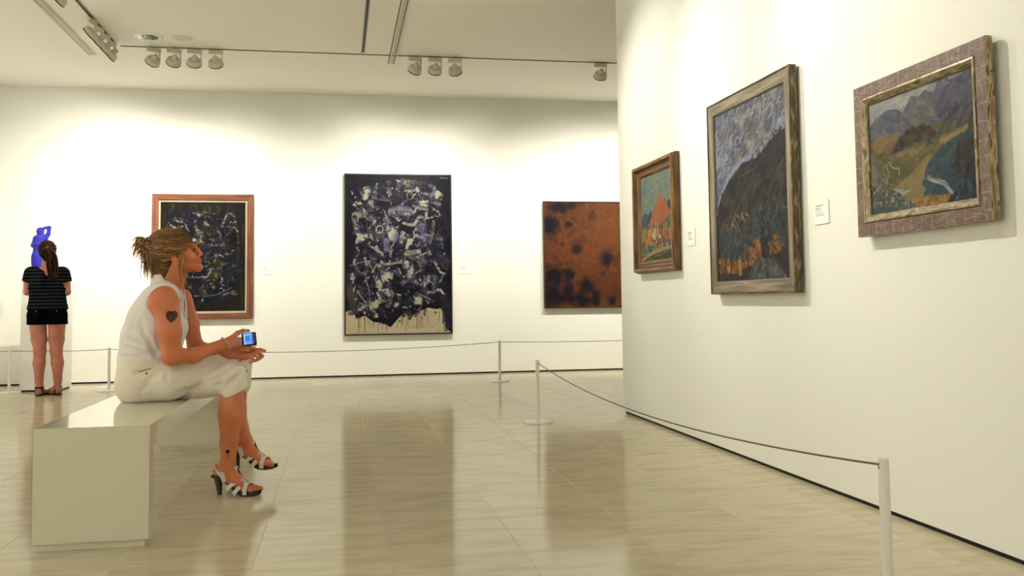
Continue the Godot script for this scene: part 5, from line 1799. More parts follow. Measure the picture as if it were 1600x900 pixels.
	tr.crease(Vector3(-0.7900, 0.5220, -4.9300), Vector3(-0.7170, 0.5360, -4.9300), 0.0100)
	tr.crease(Vector3(-0.6630, 0.6450, -4.9300), Vector3(-0.5590, 0.6610, -4.9300), 0.0100)
	tr.crease(Vector3(-0.5590, 0.6800, -4.9300), Vector3(-0.4970, 0.6890, -4.9300), 0.0100)
	tr.crease(Vector3(-0.9520, 0.5270, -4.9300), Vector3(-0.9110, 0.5630, -4.9300), 0.0100)
	tr.crease(Vector3(-0.7950, 0.5000, -4.9300), Vector3(-0.7080, 0.5290, -4.9300), 0.0125)
	tr.crease(Vector3(-0.7080, 0.5290, -4.9300), Vector3(-0.6200, 0.5870, -4.9300), 0.0125)
	tr.crease(Vector3(-0.6200, 0.5870, -4.9300), Vector3(-0.5520, 0.6320, -4.9300), 0.0125)
	tr.crease(Vector3(-0.5520, 0.6320, -4.9300), Vector3(-0.4910, 0.6720, -4.9300), 0.0125)
	var hem_n := (Vector3(-0.5700, 0.4840, -4.9600) - Vector3(-0.4440, 0.5380, -4.9600)).normalized()
	hem_n = Vector3(hem_n.y, -hem_n.x, 0)
	if hem_n.y > 0.0:
		hem_n = -hem_n
	tr.slice(Vector3(-0.5080, 0.5110, -4.9600), (hem_n + Vector3(0, 0, -0.15)).normalized(), 0.13)
	tr.slice(Vector3(-0.98, 0.4755, -5.07), Vector3.DOWN, 0.36)
	var tr_s := Shape.new()
	tr.net(tr_s, base)
	var trousers := part(o, "trousers", tr_s.mesh(), cloth(Color(0.925, 0.895, 0.84), 0.95, 36.0, 0.3))
	for q in [Vector3(-0.9230, 0.6180, -4.8680), Vector3(-0.4590, 0.6120, -4.9000)]:
		var st := Shape.new()
		var on := tr.hit(q + Vector3(0, 0, 0.06), Vector3.FORWARD, 0.2)
		st.lathe([Vector2(0.0005, 0.002), Vector2(0.004, 0.0015), Vector2(0.005, -0.001)], 10, Basis(Vector3.RIGHT, PI * 0.5))
		part(trousers, "button", st.mesh(), mat(Color(0.16, 0.15, 0.14), 0.4, 0.6), on - base)
	var pk := Shape.new()
	var pkp := []
	for k in 9:
		var u := k / 8.0
		var q := Vector3(-0.9600, 0.6270, -4.8000).lerp(Vector3(-0.9020, 0.6420, -4.8000), u)
		pkp.append(tr.hit(q, Vector3.FORWARD, 0.3) - base)
	pk.tube(pkp, [0.0022], 6)
	part(trousers, "pocket_edge", pk.mesh(), mat(Color(0.42, 0.38, 0.33), 0.9))

	# ---- inked pictures on the upper arm and the ankle
	tattoo(o, f, base, Vector3(-0.8010, 0.8870, -4.8150) + Vector3(0, 0, 0.1), 0.057, 0.072, draw_heart())
	tattoo(o, f, base, Vector3(-0.5430, 0.2130, -4.9150) + Vector3(0, 0, 0.1), 0.034, 0.050, draw_flower())

	# ---- bracelet, ring
	var br := Shape.new()
	var loop := []
	var bdir := (r_wr - r_fa).normalized()
	var bs := bdir.cross(Vector3.UP).normalized()
	var bu := bs.cross(bdir)
	for k in 25:
		var an := TAU * k / 24.0
		loop.append(Vector3(-0.5610, 0.7520, -4.9720) + bs * cos(an) * 0.030 + bu * sin(an) * 0.0335 - bdir * sin(an) * 0.008 - base)
	br.tube(loop, [0.0045], 8, Color.WHITE, false)
	part(o, "bracelet", br.mesh(), mat(Color(0.72, 0.63, 0.50), 0.5))
	var rg := Shape.new()
	loop = []
	for k in 17:
		var an := TAU * k / 16.0
		loop.append(Vector3(-0.4060, 0.6800, -4.9830) + Vector3(cos(an) * 0.0100, 0, sin(an) * 0.0100) - base)
	rg.tube(loop, [0.0020], 6, Color.WHITE, false)
	part(o, "ring", rg.mesh(), mat(Color(0.7, 0.68, 0.66), 0.25, 1.0))

	# ---- sandals
	heeled_sandal(o, "sandal", l_foot, base)
	heeled_sandal(o, "sandal", r_foot, base)

	make_blonde_hair(o, base, hb)
	make_hand_camera()


func tattoo(o: Node3D, f: Field, base: Vector3, from: Vector3, w: float, h: float, m: Material) -> void:
	# a patch that lies on the skin, seen from the side of the arm
	var s := Shape.new()
	var nu := 14
	var nv := 16
	var ids := []
	for j in nv + 1:
		for k in nu + 1:
			var p := from + Vector3((float(k) / nu - 0.5) * w, (0.5 - float(j) / nv) * h, 0)
			var q := f.hit(p, Vector3.FORWARD, 0.4)
			var n := f.slope(q)
			ids.append(s.vert(q + n * 0.0012 - base, n, Color.WHITE, Vector2(float(k) / nu, float(j) / nv)))
	for j in nv:
		for k in nu:
			var a := j * (nu + 1) + k
			s.quad(ids[a], ids[a + 1], ids[a + nu + 2], ids[a + nu + 1])
	part(o, "tattoo", s.mesh(), m)


func ink_material(img: Image) -> StandardMaterial3D:
	var m := StandardMaterial3D.new()
	m.albedo_texture = ImageTexture.create_from_image(img)
	m.transparency = BaseMaterial3D.TRANSPARENCY_ALPHA
	m.roughness = 0.5
	return m


func draw_heart() -> StandardMaterial3D:
	var img := Image.create_empty(96, 108, false, Image.FORMAT_RGBA8)
	var n := FastNoiseLite.new()
	n.seed = 3
	n.frequency = 0.09
	for y in 108:
		for x in 96:
			var u := (x / 95.0 - 0.5) * 2.6
			var v := (0.46 - y / 107.0) * 2.7
			var e := pow(u * u + v * v - 1.0, 3.0) - u * u * v * v * v
			var a := 0.0
			if e < 0.0:
				a = 0.62 + 0.28 * n.get_noise_2d(x, y)
				if absf(v - 0.12) < 0.13 and absf(u) < 0.8:
					a = 0.25 if n.get_noise_2d(x * 2.4, y * 2.0) > 0.0 else 0.9
				if e > -0.28:
					a = 0.9
			img.set_pixel(x, y, Color(0.10, 0.085, 0.10, clampf(a, 0, 1)))
	return ink_material(img)


func draw_flower() -> StandardMaterial3D:
	var img := Image.create_empty(48, 72, false, Image.FORMAT_RGBA8)
	for y in 72:
		for x in 48:
			var d := Vector2(x - 24, y - 24)
			var r := d.length() / 17.0 + 0.16 * sin(atan2(d.y, d.x) * 6.0)
			var a := 0.92 if r < 0.85 else 0.0
			var c := Color(0.06, 0.06, 0.11, a)
			if y > 42 and y < 66 and absf(x - 26 - 4.0 * sin(y * 0.3)) < 5.0:
				c = Color(0.22, 0.22, 0.36, 0.55)
			img.set_pixel(x, y, c)
	return ink_material(img)


func make_blonde_hair(o: Node3D, base: Vector3, hb: Basis) -> void:
	var zc := -5.07
	var r := RandomNumberGenerator.new()
	r.seed = 91
	var dark := lin(66, 40, 22)
	var mid := lin(122, 80, 44)
	var pale := lin(204, 158, 96)
	var c := Vector3(-0.8600, 1.2410, -5.0700)
	var cap := Field.new(Vector3(-0.9940, 1.0740, -5.1800), Vector3(-0.6910, 1.3710, -4.9600), 0.0038)
	cap.ball(c, Vector3(0.105, 0.103, 0.084), hb, 0.02)
	cap.cap(Vector3(-0.9120, 1.1860, -5.0700), Vector3(-0.8810, 1.1230, -5.0700), 0.060, 0.050, 0.03)
	cap.ball(Vector3(-0.9440, 1.2350, -5.0700), Vector3(0.040, 0.048, 0.045), hb, 0.03)
	# leave the face, the ears and the neck free
	cap.ball(Vector3(-0.7240, 1.1880, -5.0700), Vector3(0.060, 0.072, 0.12), Basis(Vector3.BACK, deg_to_rad(10.0)), 0.008, true)
	cap.ball(Vector3(-0.7150, 1.2640, -5.0700), Vector3(0.026, 0.040, 0.080), hb, 0.008, true)
	cap.ball(Vector3(-0.7960, 1.1490, -4.9900), Vector3(0.022, 0.034, 0.03), hb, 0.006, true)
	cap.ball(Vector3(-0.8220, 1.1560, -5.1500), Vector3(0.022, 0.034, 0.03), hb, 0.006, true)
	cap.ball(Vector3(-0.8020, 1.0960, -5.0700), Vector3(0.060, 0.045, 0.12), Basis.IDENTITY, 0.006, true)
	var s := Shape.new()
	var hair_tone := Painter.new(dark, mid, 8, 22.0)
	hair_tone.stretch = Vector3(0.6, 3.0, 3.0)
	hair_tone.gain = 0.9
	cap.net(s, base, hair_tone)
	# locks drawn from the brow and temples back to the clip
	var knot := Vector3(-0.9380, 1.2450, -5.0700)
	for k in 420:
		var side := 1.0 if k % 3 != 0 else -1.0
		var up := r.randf()
		var st := Vector3(-0.7370, 1.2680, -5.0700).lerp(Vector3(-0.7950, 1.3440, -5.0700), minf(1.0, up * 1.6)) if up < 0.6 else Vector3(-0.7940, 1.1890, -5.0700).lerp(Vector3(-0.7410, 1.2540, -5.0700), (up - 0.6) / 0.4)
		st.z = zc + side * (0.004 + 0.062 * (r.randf() if up < 0.6 else 1.0))
		var en := knot + Vector3(r.randf_range(-0.012, 0.012), r.randf_range(-0.03, 0.03), side * r.randf_range(0.0, 0.035))
		var path := []
		var lift := r.randf_range(1.01, 1.06)
		var sway := r.randf_range(-0.010, 0.014)
		for j in 9:
			var u := j / 8.0
			var p := st.lerp(en, u)
			p.y += sway * sin(u * PI)
			var q := hb.transposed() * (p - c)
			var e := Vector3(q.x / 0.105, q.y / 0.103, q.z / 0.084)
			var l := e.length()
			if l < lift and l > 0.05:
				q *= lift / l
			path.append(c + hb * q - base)
		var col := mid.lerp(pale, pow(r.randf(), 2.6)) if r.randf() < 0.62 else dark.lerp(mid, r.randf())
		s.tube(path, [0.0010, 0.0017, 0.002, 0.002, 0.002, 0.002, 0.002, 0.002, 0.0016], 5, col, false)
	# loose ends falling out of the clip
	for k in 260:
		var z := zc + r.randf_range(-0.045, 0.060)
		var st := Vector3(-0.9190, 1.2420, -5.0700) + Vector3(r.randf_range(-0.01, 0.02), r.randf_range(-0.035, 0.03), 0)
		st.z = z
		var kind := r.randf()
		var m1: Vector3
		var en: Vector3
		if kind < 0.45:
			m1 = Vector3(-0.9760, 1.2880, -5.0700) + Vector3(r.randf_range(-0.025, 0.03), r.randf_range(-0.03, 0.010), 0)
			en = Vector3(-1.0060, 1.2290, -5.0700) + Vector3(r.randf_range(-0.036, 0.03), r.randf_range(-0.055, 0.045), 0)
		else:
			m1 = Vector3(-0.9600, 1.2420, -5.0700) + Vector3(r.randf_range(-0.022, 0.02), r.randf_range(-0.015, 0.03), 0)
			en = Vector3(-0.9400, 1.1240, -5.0700) + Vector3(r.randf_range(-0.045, 0.026), r.randf_range(-0.050, 0.055), 0)
		m1.z = z + r.randf_range(-0.015, 0.02)
		en.z = z + r.randf_range(-0.03, 0.03)
		var path := curve([st - base, m1 - base, m1.lerp(en, 0.55) + Vector3(r.randf_range(-0.008, 0.006), 0.004, 0) - base, en - base], 5)
		var radii := []
		for j in path.size():
			radii.append(lerpf(0.0030, 0.0006, pow(float(j) / (path.size() - 1), 1.5)))
		var col := mid.lerp(pale, r.randf()) if r.randf() < 0.85 else dark
		s.tube(path, radii, 5, col, false)
	# wisps in front of the ear
	for k in 34:
		var st := Vector3(-0.7720, 1.1910, -4.9920) + Vector3(r.randf_range(-0.02, 0.008), r.randf_range(-0.01, 0.02), r.randf_range(-0.004, 0.004))
		var en := Vector3(-0.7710, 1.0620, -4.9950) + Vector3(r.randf_range(-0.022, 0.014), r.randf_range(-0.02, 0.05), r.randf_range(-0.015, 0.004))
		var m1 := st.lerp(en, 0.45) + Vector3(r.randf_range(-0.012, 0.006), 0, 0.010)
		var path := curve([st - base, m1 - base, en - base], 5)
		var radii := []
		for j in path.size():
			radii.append(lerpf(0.0019, 0.0005, float(j) / (path.size() - 1)))
		s.tube(path, radii, 4, mid.lerp(pale, r.randf()), false)
	var m := vertex_material(0.42)
	var hair := part(o, "hair", s.mesh(), m)
	var clip := Shape.new()
	for k in 4:
		clip.tube([Vector3(-0.9710, 1.1710, -5.0200) - base + Vector3(0, 0, -0.022 * k), Vector3(-0.9640, 1.1590, -5.0150) - base + Vector3(0, 0, -0.022 * k), Vector3(-0.9560, 1.1740, -5.0200) - base + Vector3(0, 0, -0.022 * k)], [0.005, 0.006, 0.004], 8)
	part(hair, "hair_clip", clip.mesh(), mat(Color(0.03, 0.02, 0.02), 0.3))
	var tie := Shape.new()
	tie.tube(curve([Vector3(-0.8890, 1.1440, -5.0000) - base, Vector3(-0.8640, 1.1350, -4.9900) - base, Vector3(-0.8370, 1.1370, -4.9950) - base], 5), [0.0014], 6)
	part(hair, "necklace_cord", tie.mesh(), mat(Color(0.62, 0.5, 0.4), 0.5))


func make_hand_camera() -> void:
	# compact camera held up in the right hand, its lit screen towards us
	var at := Vector3(-0.4490, 0.7730, -4.9900)
	var o := thing("pocket_camera", "small black pocket camera with a glowing blue screen in the woman's hand", "camera", at)
	o.rotation = Vector3(-0.10, 0.08, deg_to_rad(6.0))
	part(o, "case", box_mesh(Vector3(0.072, 0.065, 0.015), 0.005), mat(Color(0.035, 0.037, 0.05), 0.3))
	var img := Image.create_empty(64, 64, false, Image.FORMAT_RGB8)
	img.fill(Color(0.10, 0.36, 0.85))
	img.fill_rect(Rect2i(0, 0, 9, 64), Color(0.62, 0.82, 1.0))
	img.fill_rect(Rect2i(9, 0, 46, 12), Color(0.45, 0.72, 0.98))
	img.fill_rect(Rect2i(12, 22, 10, 22), Color(0.08, 0.25, 0.62))
	img.fill_rect(Rect2i(28, 14, 14, 24), Color(0.05, 0.2, 0.4))
	img.fill_rect(Rect2i(31, 18, 8, 14), Color(0.10, 0.42, 0.38))
	img.fill_rect(Rect2i(44, 12, 6, 30), Color(0.5, 0.78, 1.0))
	img.fill_rect(Rect2i(9, 46, 46, 18), Color(0.30, 0.58, 0.95))
	var m := StandardMaterial3D.new()
	m.albedo_color = Color(0.02, 0.02, 0.02)
	m.roughness = 0.2
	m.emission_enabled = true
	m.emission = Color.WHITE
	m.emission_operator = BaseMaterial3D.EMISSION_OP_MULTIPLY
	m.emission_texture = ImageTexture.create_from_image(img)
	m.emission_energy_multiplier = 1.6
	var s := Shape.new()
	s.flat_quad(Vector3(-0.026, 0.028, 0), Vector3(0.020, 0.028, 0), Vector3(0.020, -0.027, 0), Vector3(-0.026, -0.027, 0), Vector3.BACK)
	part(o, "screen", s.mesh(), m, Vector3(0, 0, 0.0079))
	var b := Shape.new()
	b.lathe([Vector2(0.0005, 0.0012), Vector2(0.0035, 0.001), Vector2(0.004, 0)], 12, Basis(Vector3.RIGHT, PI * 0.5))
	for y in [0.014, 0.0, -0.014]:
		part(o, "button", b.mesh(), mat(Color(0.25, 0.26, 0.28), 0.4), Vector3(0.028, y, 0.0076))
	var ring := Shape.new()
	ring.lathe([Vector2(0.001, -0.006), Vector2(0.016, -0.006), Vector2(0.018, 0.004), Vector2(0.018, 0.008)], 24, Basis(Vector3.RIGHT, PI * 0.5))
	part(o, "lens", ring.mesh(), mat(Color(0.2, 0.2, 0.22), 0.3, 0.7), Vector3(0.004, 0, -0.0145))
	var l := OmniLight3D.new()
	l.name = "screen_glow"
	l.light_color = Color(0.35, 0.62, 1.0)
	l.light_energy = 0.004
	l.light_size = 0.02
	l.omni_range = 10.0
	l.omni_attenuation = 2.0
	l.shadow_enabled = true
	o.add_child(l)
	l.position = Vector3(-0.003, 0, 0.022)


# ---------------------------------------------------------------- the standing visitor and the blue figure

func make_standing_person() -> void:
	var base := Vector3(-3.07, 0, -10.90)
	var o := thing("person", "brunette with a ponytail in striped dark top and black shorts, seen from behind", "person", base)
	var zc := -10.93
	var f := Field.new(Vector3(-3.42, 0.0, -11.28), Vector3(-2.76, 1.62, -10.74), 0.010)
	# torso
	for s in [-1.0, 1.0]:
		f.chain([Vector3(-3.088 + s * 0.075, 0.86, zc), Vector3(-3.09 + s * 0.062, 1.00, zc - 0.01), Vector3(-3.09 + s * 0.075, 1.18, zc - 0.005), Vector3(-3.09 + s * 0.085, 1.27, zc)], [0.096, 0.086, 0.092, 0.07], 0.03)
	f.cap(Vector3(-3.2720, 1.3330, -10.9300), Vector3(-2.9300, 1.3300, -10.9300), 0.042, 0.042, 0.05)
	f.cap(Vector3(-3.0910, 1.3250, -10.9300), Vector3(-3.0940, 1.5130, -10.9500), 0.050, 0.045, 0.04)
	# arms folded in front
	var arms := [[Vector3(-3.2900, 1.2910, -10.9300), Vector3(-3.3020, 1.1130, -10.9500), Vector3(-3.2400, 1.1560, -11.1200)], [Vector3(-2.9090, 1.2890, -10.9300), Vector3(-2.9020, 1.1080, -10.9500), Vector3(-3.0590, 1.1400, -11.1300)]]
	for a in arms:
		f.chain([a[0], a[1]], [0.046, 0.038], 0.02)
		f.chain([a[1], a[2]], [0.037, 0.026], 0.02)
	# legs
	f.chain([Vector3(-3.1840, 0.7740, -10.9300), Vector3(-3.1680, 0.6020, -10.9300), Vector3(-3.1570, 0.4790, -10.9300), Vector3(-3.1580, 0.3430, -10.9150), Vector3(-3.1560, 0.1590, -10.9200), Vector3(-3.1450, 0.0640, -10.9150)], [0.088, 0.078, 0.061, 0.062, 0.041, 0.033], 0.02)
	f.chain([Vector3(-2.9910, 0.7710, -10.9300), Vector3(-2.9920, 0.5990, -10.9300), Vector3(-2.9930, 0.4750, -10.9300), Vector3(-2.9740, 0.3390, -10.9150), Vector3(-2.9700, 0.1670, -10.9200), Vector3(-2.9710, 0.0780, -10.9300)], [0.088, 0.078, 0.061, 0.062, 0.041, 0.033], 0.02)
	# feet: heels towards us
	var l_heel := Vector3(-3.147, 0.0, -10.875)
	var r_heel := Vector3(-2.960, 0.0, -10.930)
	var l_dir := Vector3(-0.08, 0, -1.0).normalized()
	var r_dir := Vector3(-0.75, 0, -0.75).normalized()
	for q in [[l_heel, l_dir], [r_heel, r_dir]]:
		var hl: Vector3 = q[0]
		var di: Vector3 = q[1]
		var la := di.cross(Vector3.UP)
		f.cap(hl + Vector3(0, 0.045, 0) + di * 0.008, hl + Vector3(0, 0.085, 0) + di * 0.04, 0.030, 0.034, 0.03)
		f.cap(hl + Vector3(0, 0.075, 0) + di * 0.06, hl + Vector3(0, 0.04, 0) + di * 0.16, 0.030, 0.022, 0.03)
		for s in [-1.0, 1.0]:
			f.cap(hl + Vector3(0, 0.036, 0) + di * 0.02 + la * s * 0.006, hl + Vector3(0, 0.030, 0) + di * 0.17 + la * s * 0.022, 0.024, 0.017, 0.02)
		for k in 5:
			f.cap(hl + Vector3(0, 0.026, 0) + di * 0.175 + la * (k - 2) * 0.016, hl + Vector3(0, 0.021, 0) + di * (0.225 - 0.005 * absf(k - 1.5)) + la * (k - 2) * 0.017, 0.011, 0.0085, 0.004)
	var skin := lin(196, 132, 112)
	var deep := lin(176, 104, 88)
	var tone := Painter.new(skin, deep, 6, 7.0)
	var body := Shape.new()
	f.net(body, base, tone)
	# hands tucked under the arms in front
	for q in [[Vector3(-3.2400, 1.1560, -11.1200), 1.0], [Vector3(-3.0590, 1.1400, -11.1300), -1.0]]:
		var p: Vector3 = q[0]
		var sx: float = q[1]
		var hf := Field.new(p - Vector3(0.11, 0.06, 0.06), p + Vector3(0.11, 0.06, 0.06), 0.004)
		hf.cap(p, p + Vector3(sx * 0.045, 0.0, -0.008), 0.024, 0.020, 0.01)
		for k in 4:
			var y := 0.020 - 0.0135 * k
			hf.chain([p + Vector3(sx * 0.04, y, -0.008), p + Vector3(sx * 0.068, y, -0.012), p + Vector3(sx * (0.09 - 0.004 * absf(k - 1)), y - 0.004, -0.004)], [0.0095, 0.0085, 0.007], 0.003)
		hf.chain([p + Vector3(sx * 0.012, 0.018, 0), p + Vector3(sx * 0.03, 0.036, -0.004), p + Vector3(sx * 0.05, 0.042, -0.006)], [0.012, 0.009, 0.0075], 0.004)
		hf.net(body, base, tone)
	# head, turned to the figure
	var hc := Vector3(-3.1100, 1.5480, -10.9600)
	var hd := Field.new(hc - Vector3(0.12, 0.20, 0.15), hc + Vector3(0.12, 0.15, 0.14), 0.0055)
	hd.ball(hc + Vector3(0, 0.02, 0.0), Vector3(0.074, 0.092, 0.092), Basis.IDENTITY, 0.02)
	hd.ball(hc + Vector3(-0.012, -0.03, -0.045), Vector3(0.058, 0.085, 0.058), Basis.IDENTITY, 0.03)
	hd.ball(hc + Vector3(-0.016, -0.085, -0.078), Vector3(0.022, 0.018, 0.020), Basis.IDENTITY, 0.02)
	hd.cap(hc + Vector3(-0.018, 0.0, -0.100), hc + Vector3(-0.022, -0.03, -0.116), 0.009, 0.011, 0.01)
	hd.cap(hc + Vector3(-0.035, -0.062, -0.098), hc + Vector3(0.002, -0.062, -0.098), 0.008, 0.008, 0.008)
	for s in [-1.0, 1.0]:
		hd.ball(hc + Vector3(-0.016 + s * 0.030, 0.002, -0.101), Vector3(0.013, 0.009, 0.012), Basis.IDENTITY, 0.008, true)
		hd.ball(hc + Vector3(s * 0.073, -0.018, -0.005), Vector3(0.010, 0.030, 0.018), Basis.IDENTITY, 0.008)
	hd.cap(hc + Vector3(0, -0.06, 0.015), hc + Vector3(0.0, -0.18, 0.02), 0.046, 0.050, 0.03)
	hd.net(body, base, tone)
	part(o, "body", body.mesh(), vertex_material(0.55))

	# striped top with short sleeves
	var t := Field.new(Vector3(-3.44, 0.88, -11.16), Vector3(-2.74, 1.44, -10.72), 0.0085)
	for s in [-1.0, 1.0]:
		t.chain([Vector3(-3.088 + s * 0.092, 0.93, zc), Vector3(-3.09 + s * 0.080, 1.04, zc), Vector3(-3.09 + s * 0.085, 1.18, zc), Vector3(-3.09 + s * 0.09, 1.27, zc)], [0.114, 0.098, 0.102, 0.082], 0.03)
	t.cap(Vector3(-3.088, 0.93, zc), Vector3(-3.088, 1.05, zc), 0.115, 0.095, 0.03)
	t.cap(Vector3(-3.2590, 1.3330, -10.9300), Vector3(-2.9430, 1.3300, -10.9300), 0.052, 0.052, 0.05)
	t.cap(Vector3(-3.2780, 1.3120, -10.9300), Vector3(-3.3040, 1.2020, -10.9400), 0.056, 0.056, 0.03)
	t.cap(Vector3(-2.9230, 1.3090, -10.9300), Vector3(-2.8980, 1.1980, -10.9400), 0.056, 0.056, 0.03)
	t.groove(Vector3(-3.1010, 1.3880, -10.9600), Vector3(-3.1090, 1.5350, -10.9800), 0.095, 0.12, 0.006)
	t.groove(Vector3(-3.1590, 1.4020, -10.9600), Vector3(-3.0430, 1.4020, -10.9600), 0.060, 0.060, 0.006)
	t.slice(Vector3(-3.3050, 1.2160, -10.9400), Vector3(-0.35, -1.0, 0).normalized(), 0.075)
	t.slice(Vector3(-2.8980, 1.2120, -10.9400), Vector3(0.35, -1.0, 0).normalized(), 0.075)
	t.slice(Vector3(-3.0970, 0.9170, -10.9300), Vector3.DOWN)
	t.groove(Vector3(-3.1970, 0.9740, -10.8100), Vector3(-3.0810, 1.0130, -10.8000), 0.006, 0.003, 0.01)
	t.groove(Vector3(-2.9110, 0.9630, -10.8100), Vector3(-3.0180, 1.0260, -10.8000), 0.006, 0.003, 0.01)
	t.groove(Vector3(-3.1740, 1.0690, -10.8100), Vector3(-3.1090, 1.1500, -10.8000), 0.006, 0.003, 0.01)
	var ts := Shape.new()
	t.net(ts, base)
	var stripe := Image.create_empty(8, 64, false, Image.FORMAT_RGB8)
	stripe.fill(Color(0.05, 0.052, 0.078))
	stripe.fill_rect(Rect2i(0, 20, 8, 15), Color(0.20, 0.21, 0.26))
	var tm := StandardMaterial3D.new()
	tm.albedo_texture = ImageTexture.create_from_image(stripe)
	tm.uv1_scale = Vector3(1, 27.0, 1)
	tm.roughness = 0.9
	tm.metallic_specular = 0.15
	part(o, "striped_top", ts.mesh(), tm)

	# shorts
	var h := Field.new(Vector3(-3.36, 0.70, -11.12), Vector3(-2.80, 1.02, -10.74), 0.008)
	for s in [-1.0, 1.0]:
		h.cap(Vector3(-3.088 + s * 0.078, 0.95, zc), Vector3(-3.090 + s * 0.090, 0.86, zc + 0.006), 0.106, 0.112, 0.03)
	h.cap(Vector3(-3.1830, 0.8500, -10.9300), Vector3(-3.1860, 0.7120, -10.9300), 0.108, 0.110, 0.012)
	h.cap(Vector3(-2.9960, 0.8470, -10.9300), Vector3(-2.9900, 0.7090, -10.9300), 0.108, 0.110, 0.012)
	h.slice(Vector3(-3.0940, 0.7590, -10.9300), Vector3.DOWN)
	h.slice(Vector3(0, 0.965, 0), Vector3.UP)
	var hs := Shape.new()
	h.net(hs, base)
	var sm := mat(Color(0.03, 0.03, 0.036), 0.9)
	sm.metallic_specular = 0.12
	var shorts := part(o, "shorts", hs.mesh(), sm)
	for q in [Vector3(-3.1740, 0.9010, -10.9300), Vector3(-2.9680, 0.9050, -10.9300)]:
		var at := h.hit(q + Vector3(0, 0, 0.25), Vector3.FORWARD, 0.4)
		var b := Shape.new()
		b.lathe([Vector2(0.0005, 0.003), Vector2(0.006, 0.002), Vector2(0.007, -0.002)], 10, Basis(Vector3.RIGHT, PI * 0.5))
		part(shorts, "button", b.mesh(), mat(Color(0.45, 0.42, 0.36), 0.4, 0.7), at - base)

	# sandals with ankle straps
	for q in [[l_heel, l_dir], [r_heel, r_dir]]:
		var hl: Vector3 = q[0] - base
		var di: Vector3 = q[1]
		var la := di.cross(Vector3.UP)
		var s := Shape.new()
		var line := [[-0.026, 0.016], [-0.018, 0.030], [0.03, 0.036], [0.10, 0.033], [0.17, 0.044], [0.22, 0.038], [0.245, 0.016]]
		for k in line.size() - 1:
			var a: Array = line[k]
			var b: Array = line[k + 1]
			var p0: Vector3 = hl + di * a[0]
			var p1: Vector3 = hl + di * b[0]
			var up := Vector3(0, 0.013, 0)
			s.flat_quad(p0 - la * a[1] + up, p1 - la * b[1] + up, p1 + la * b[1] + up, p0 + la * a[1] + up, Vector3.UP)
			s.flat_quad(p0 - la * a[1], p1 - la * b[1], p1 + la * b[1], p0 + la * a[1], Vector3.DOWN)
			for sg in [-1.0, 1.0]:
				s.flat_quad(p0 + la * sg * a[1], p1 + la * sg * b[1], p1 + la * sg * b[1] + up, p0 + la * sg * a[1] + up, la * sg)
			if k == 0:
				s.flat_quad(p0 - la * a[1], p0 + la * a[1], p0 + la * a[1] + up, p0 - la * a[1] + up, -di)
		var black := mat(Color(0.035, 0.03, 0.03), 0.6)
		var shoe := part(o, "sandal", s.mesh(), black)
		shoe.set_meta("label", "flat black sandal with an ankle strap")
		# ankle strap, and straps from the sole up to it on both sides
		s = Shape.new()
		var loop := []
		var face := []
		for k in 21:
			var an := TAU * k / 20.0
			var dd := -di * cos(an) * 0.040 + la * sin(an) * 0.040
			loop.append(hl + di * 0.024 + Vector3(0, 0.088, 0) + dd)
			face.append(dd.normalized())
		s.band(loop, face, 0.018, 0.004)
		part(shoe, "strap", s.mesh(), black)
		for sg in [-1.0, 1.0]:
			s = Shape.new()
			s.band(curve([hl + la * sg * 0.034 + di * 0.03 + Vector3(0, 0.012, 0), hl + la * sg * 0.040 + di * 0.010 + Vector3(0, 0.045, 0), hl + la * sg * 0.024 - di * 0.010 + Vector3(0, 0.085, 0)], 5), [(la * sg - di * 0.4).normalized()], 0.014, 0.004)
			part(shoe, "strap", s.mesh(), black)
			s = Shape.new()
			s.band(curve([hl + la * sg * 0.042 + di * 0.15 + Vector3(0, 0.012, 0), hl + la * sg * 0.030 + di * 0.14 + Vector3(0, 0.055, 0), hl - la * sg * 0.002 + di * 0.13 + Vector3(0, 0.072, 0)], 5), [(la * sg + Vector3.UP).normalized()], 0.016, 0.004)
			part(shoe, "strap", s.mesh(), black)

	# hair: cap and ponytail
	var r := RandomNumberGenerator.new()
	r.seed = 55
	var dark := lin(26, 16, 13)
	var mid := lin(56, 33, 26)
	var pale := lin(92, 60, 44)
	var cap := Field.new(hc - Vector3(0.13, 0.16, 0.14), hc + Vector3(0.13, 0.15, 0.16), 0.0055)
	cap.ball(hc + Vector3(0, 0.022, 0.004), Vector3(0.088, 0.102, 0.102), Basis.IDENTITY, 0.02)
	cap.cap(hc + Vector3(0.0, -0.03, 0.05), hc + Vector3(0.006, -0.075, 0.045), 0.062, 0.040, 0.03)
	cap.ball(hc + Vector3(-0.015, -0.05, -0.085), Vector3(0.085, 0.095, 0.062), Basis.IDENTITY, 0.01, true)
	cap.ball(hc + Vector3(-0.09, -0.085, -0.02), Vector3(0.045, 0.055, 0.08), Basis.IDENTITY, 0.01, true)
	var s := Shape.new()
	var hair_tone := Painter.new(dark, mid, 6, 7.0)
	hair_tone.stretch = Vector3(8, 3, 8)
	cap.net(s, base, hair_tone)
	var tie := hc + Vector3(0.028, 0.020, 0.108)
	for k in 150:
		var an := r.randf() * TAU
		var d := Vector3(cos(an), sin(an), -0.15).normalized()
		var st := hc + Vector3(d.x * 0.090, 0.022 + d.y * 0.103, d.z * 0.10 + r.randf_range(-0.02, 0.05))
		if st.y < hc.y - 0.06 and st.x < hc.x:
			continue
		var m1 := st.lerp(tie, 0.55) + Vector3(0, 0, 0.028)
		s.tube(curve([st - base, m1 - base, tie + Vector3(r.randf_range(-0.01, 0.01), r.randf_range(-0.01, 0.01), 0) - base], 4), [0.0035], 5, dark.lerp(mid, r.randf()) if r.randf() < 0.8 else pale, false)
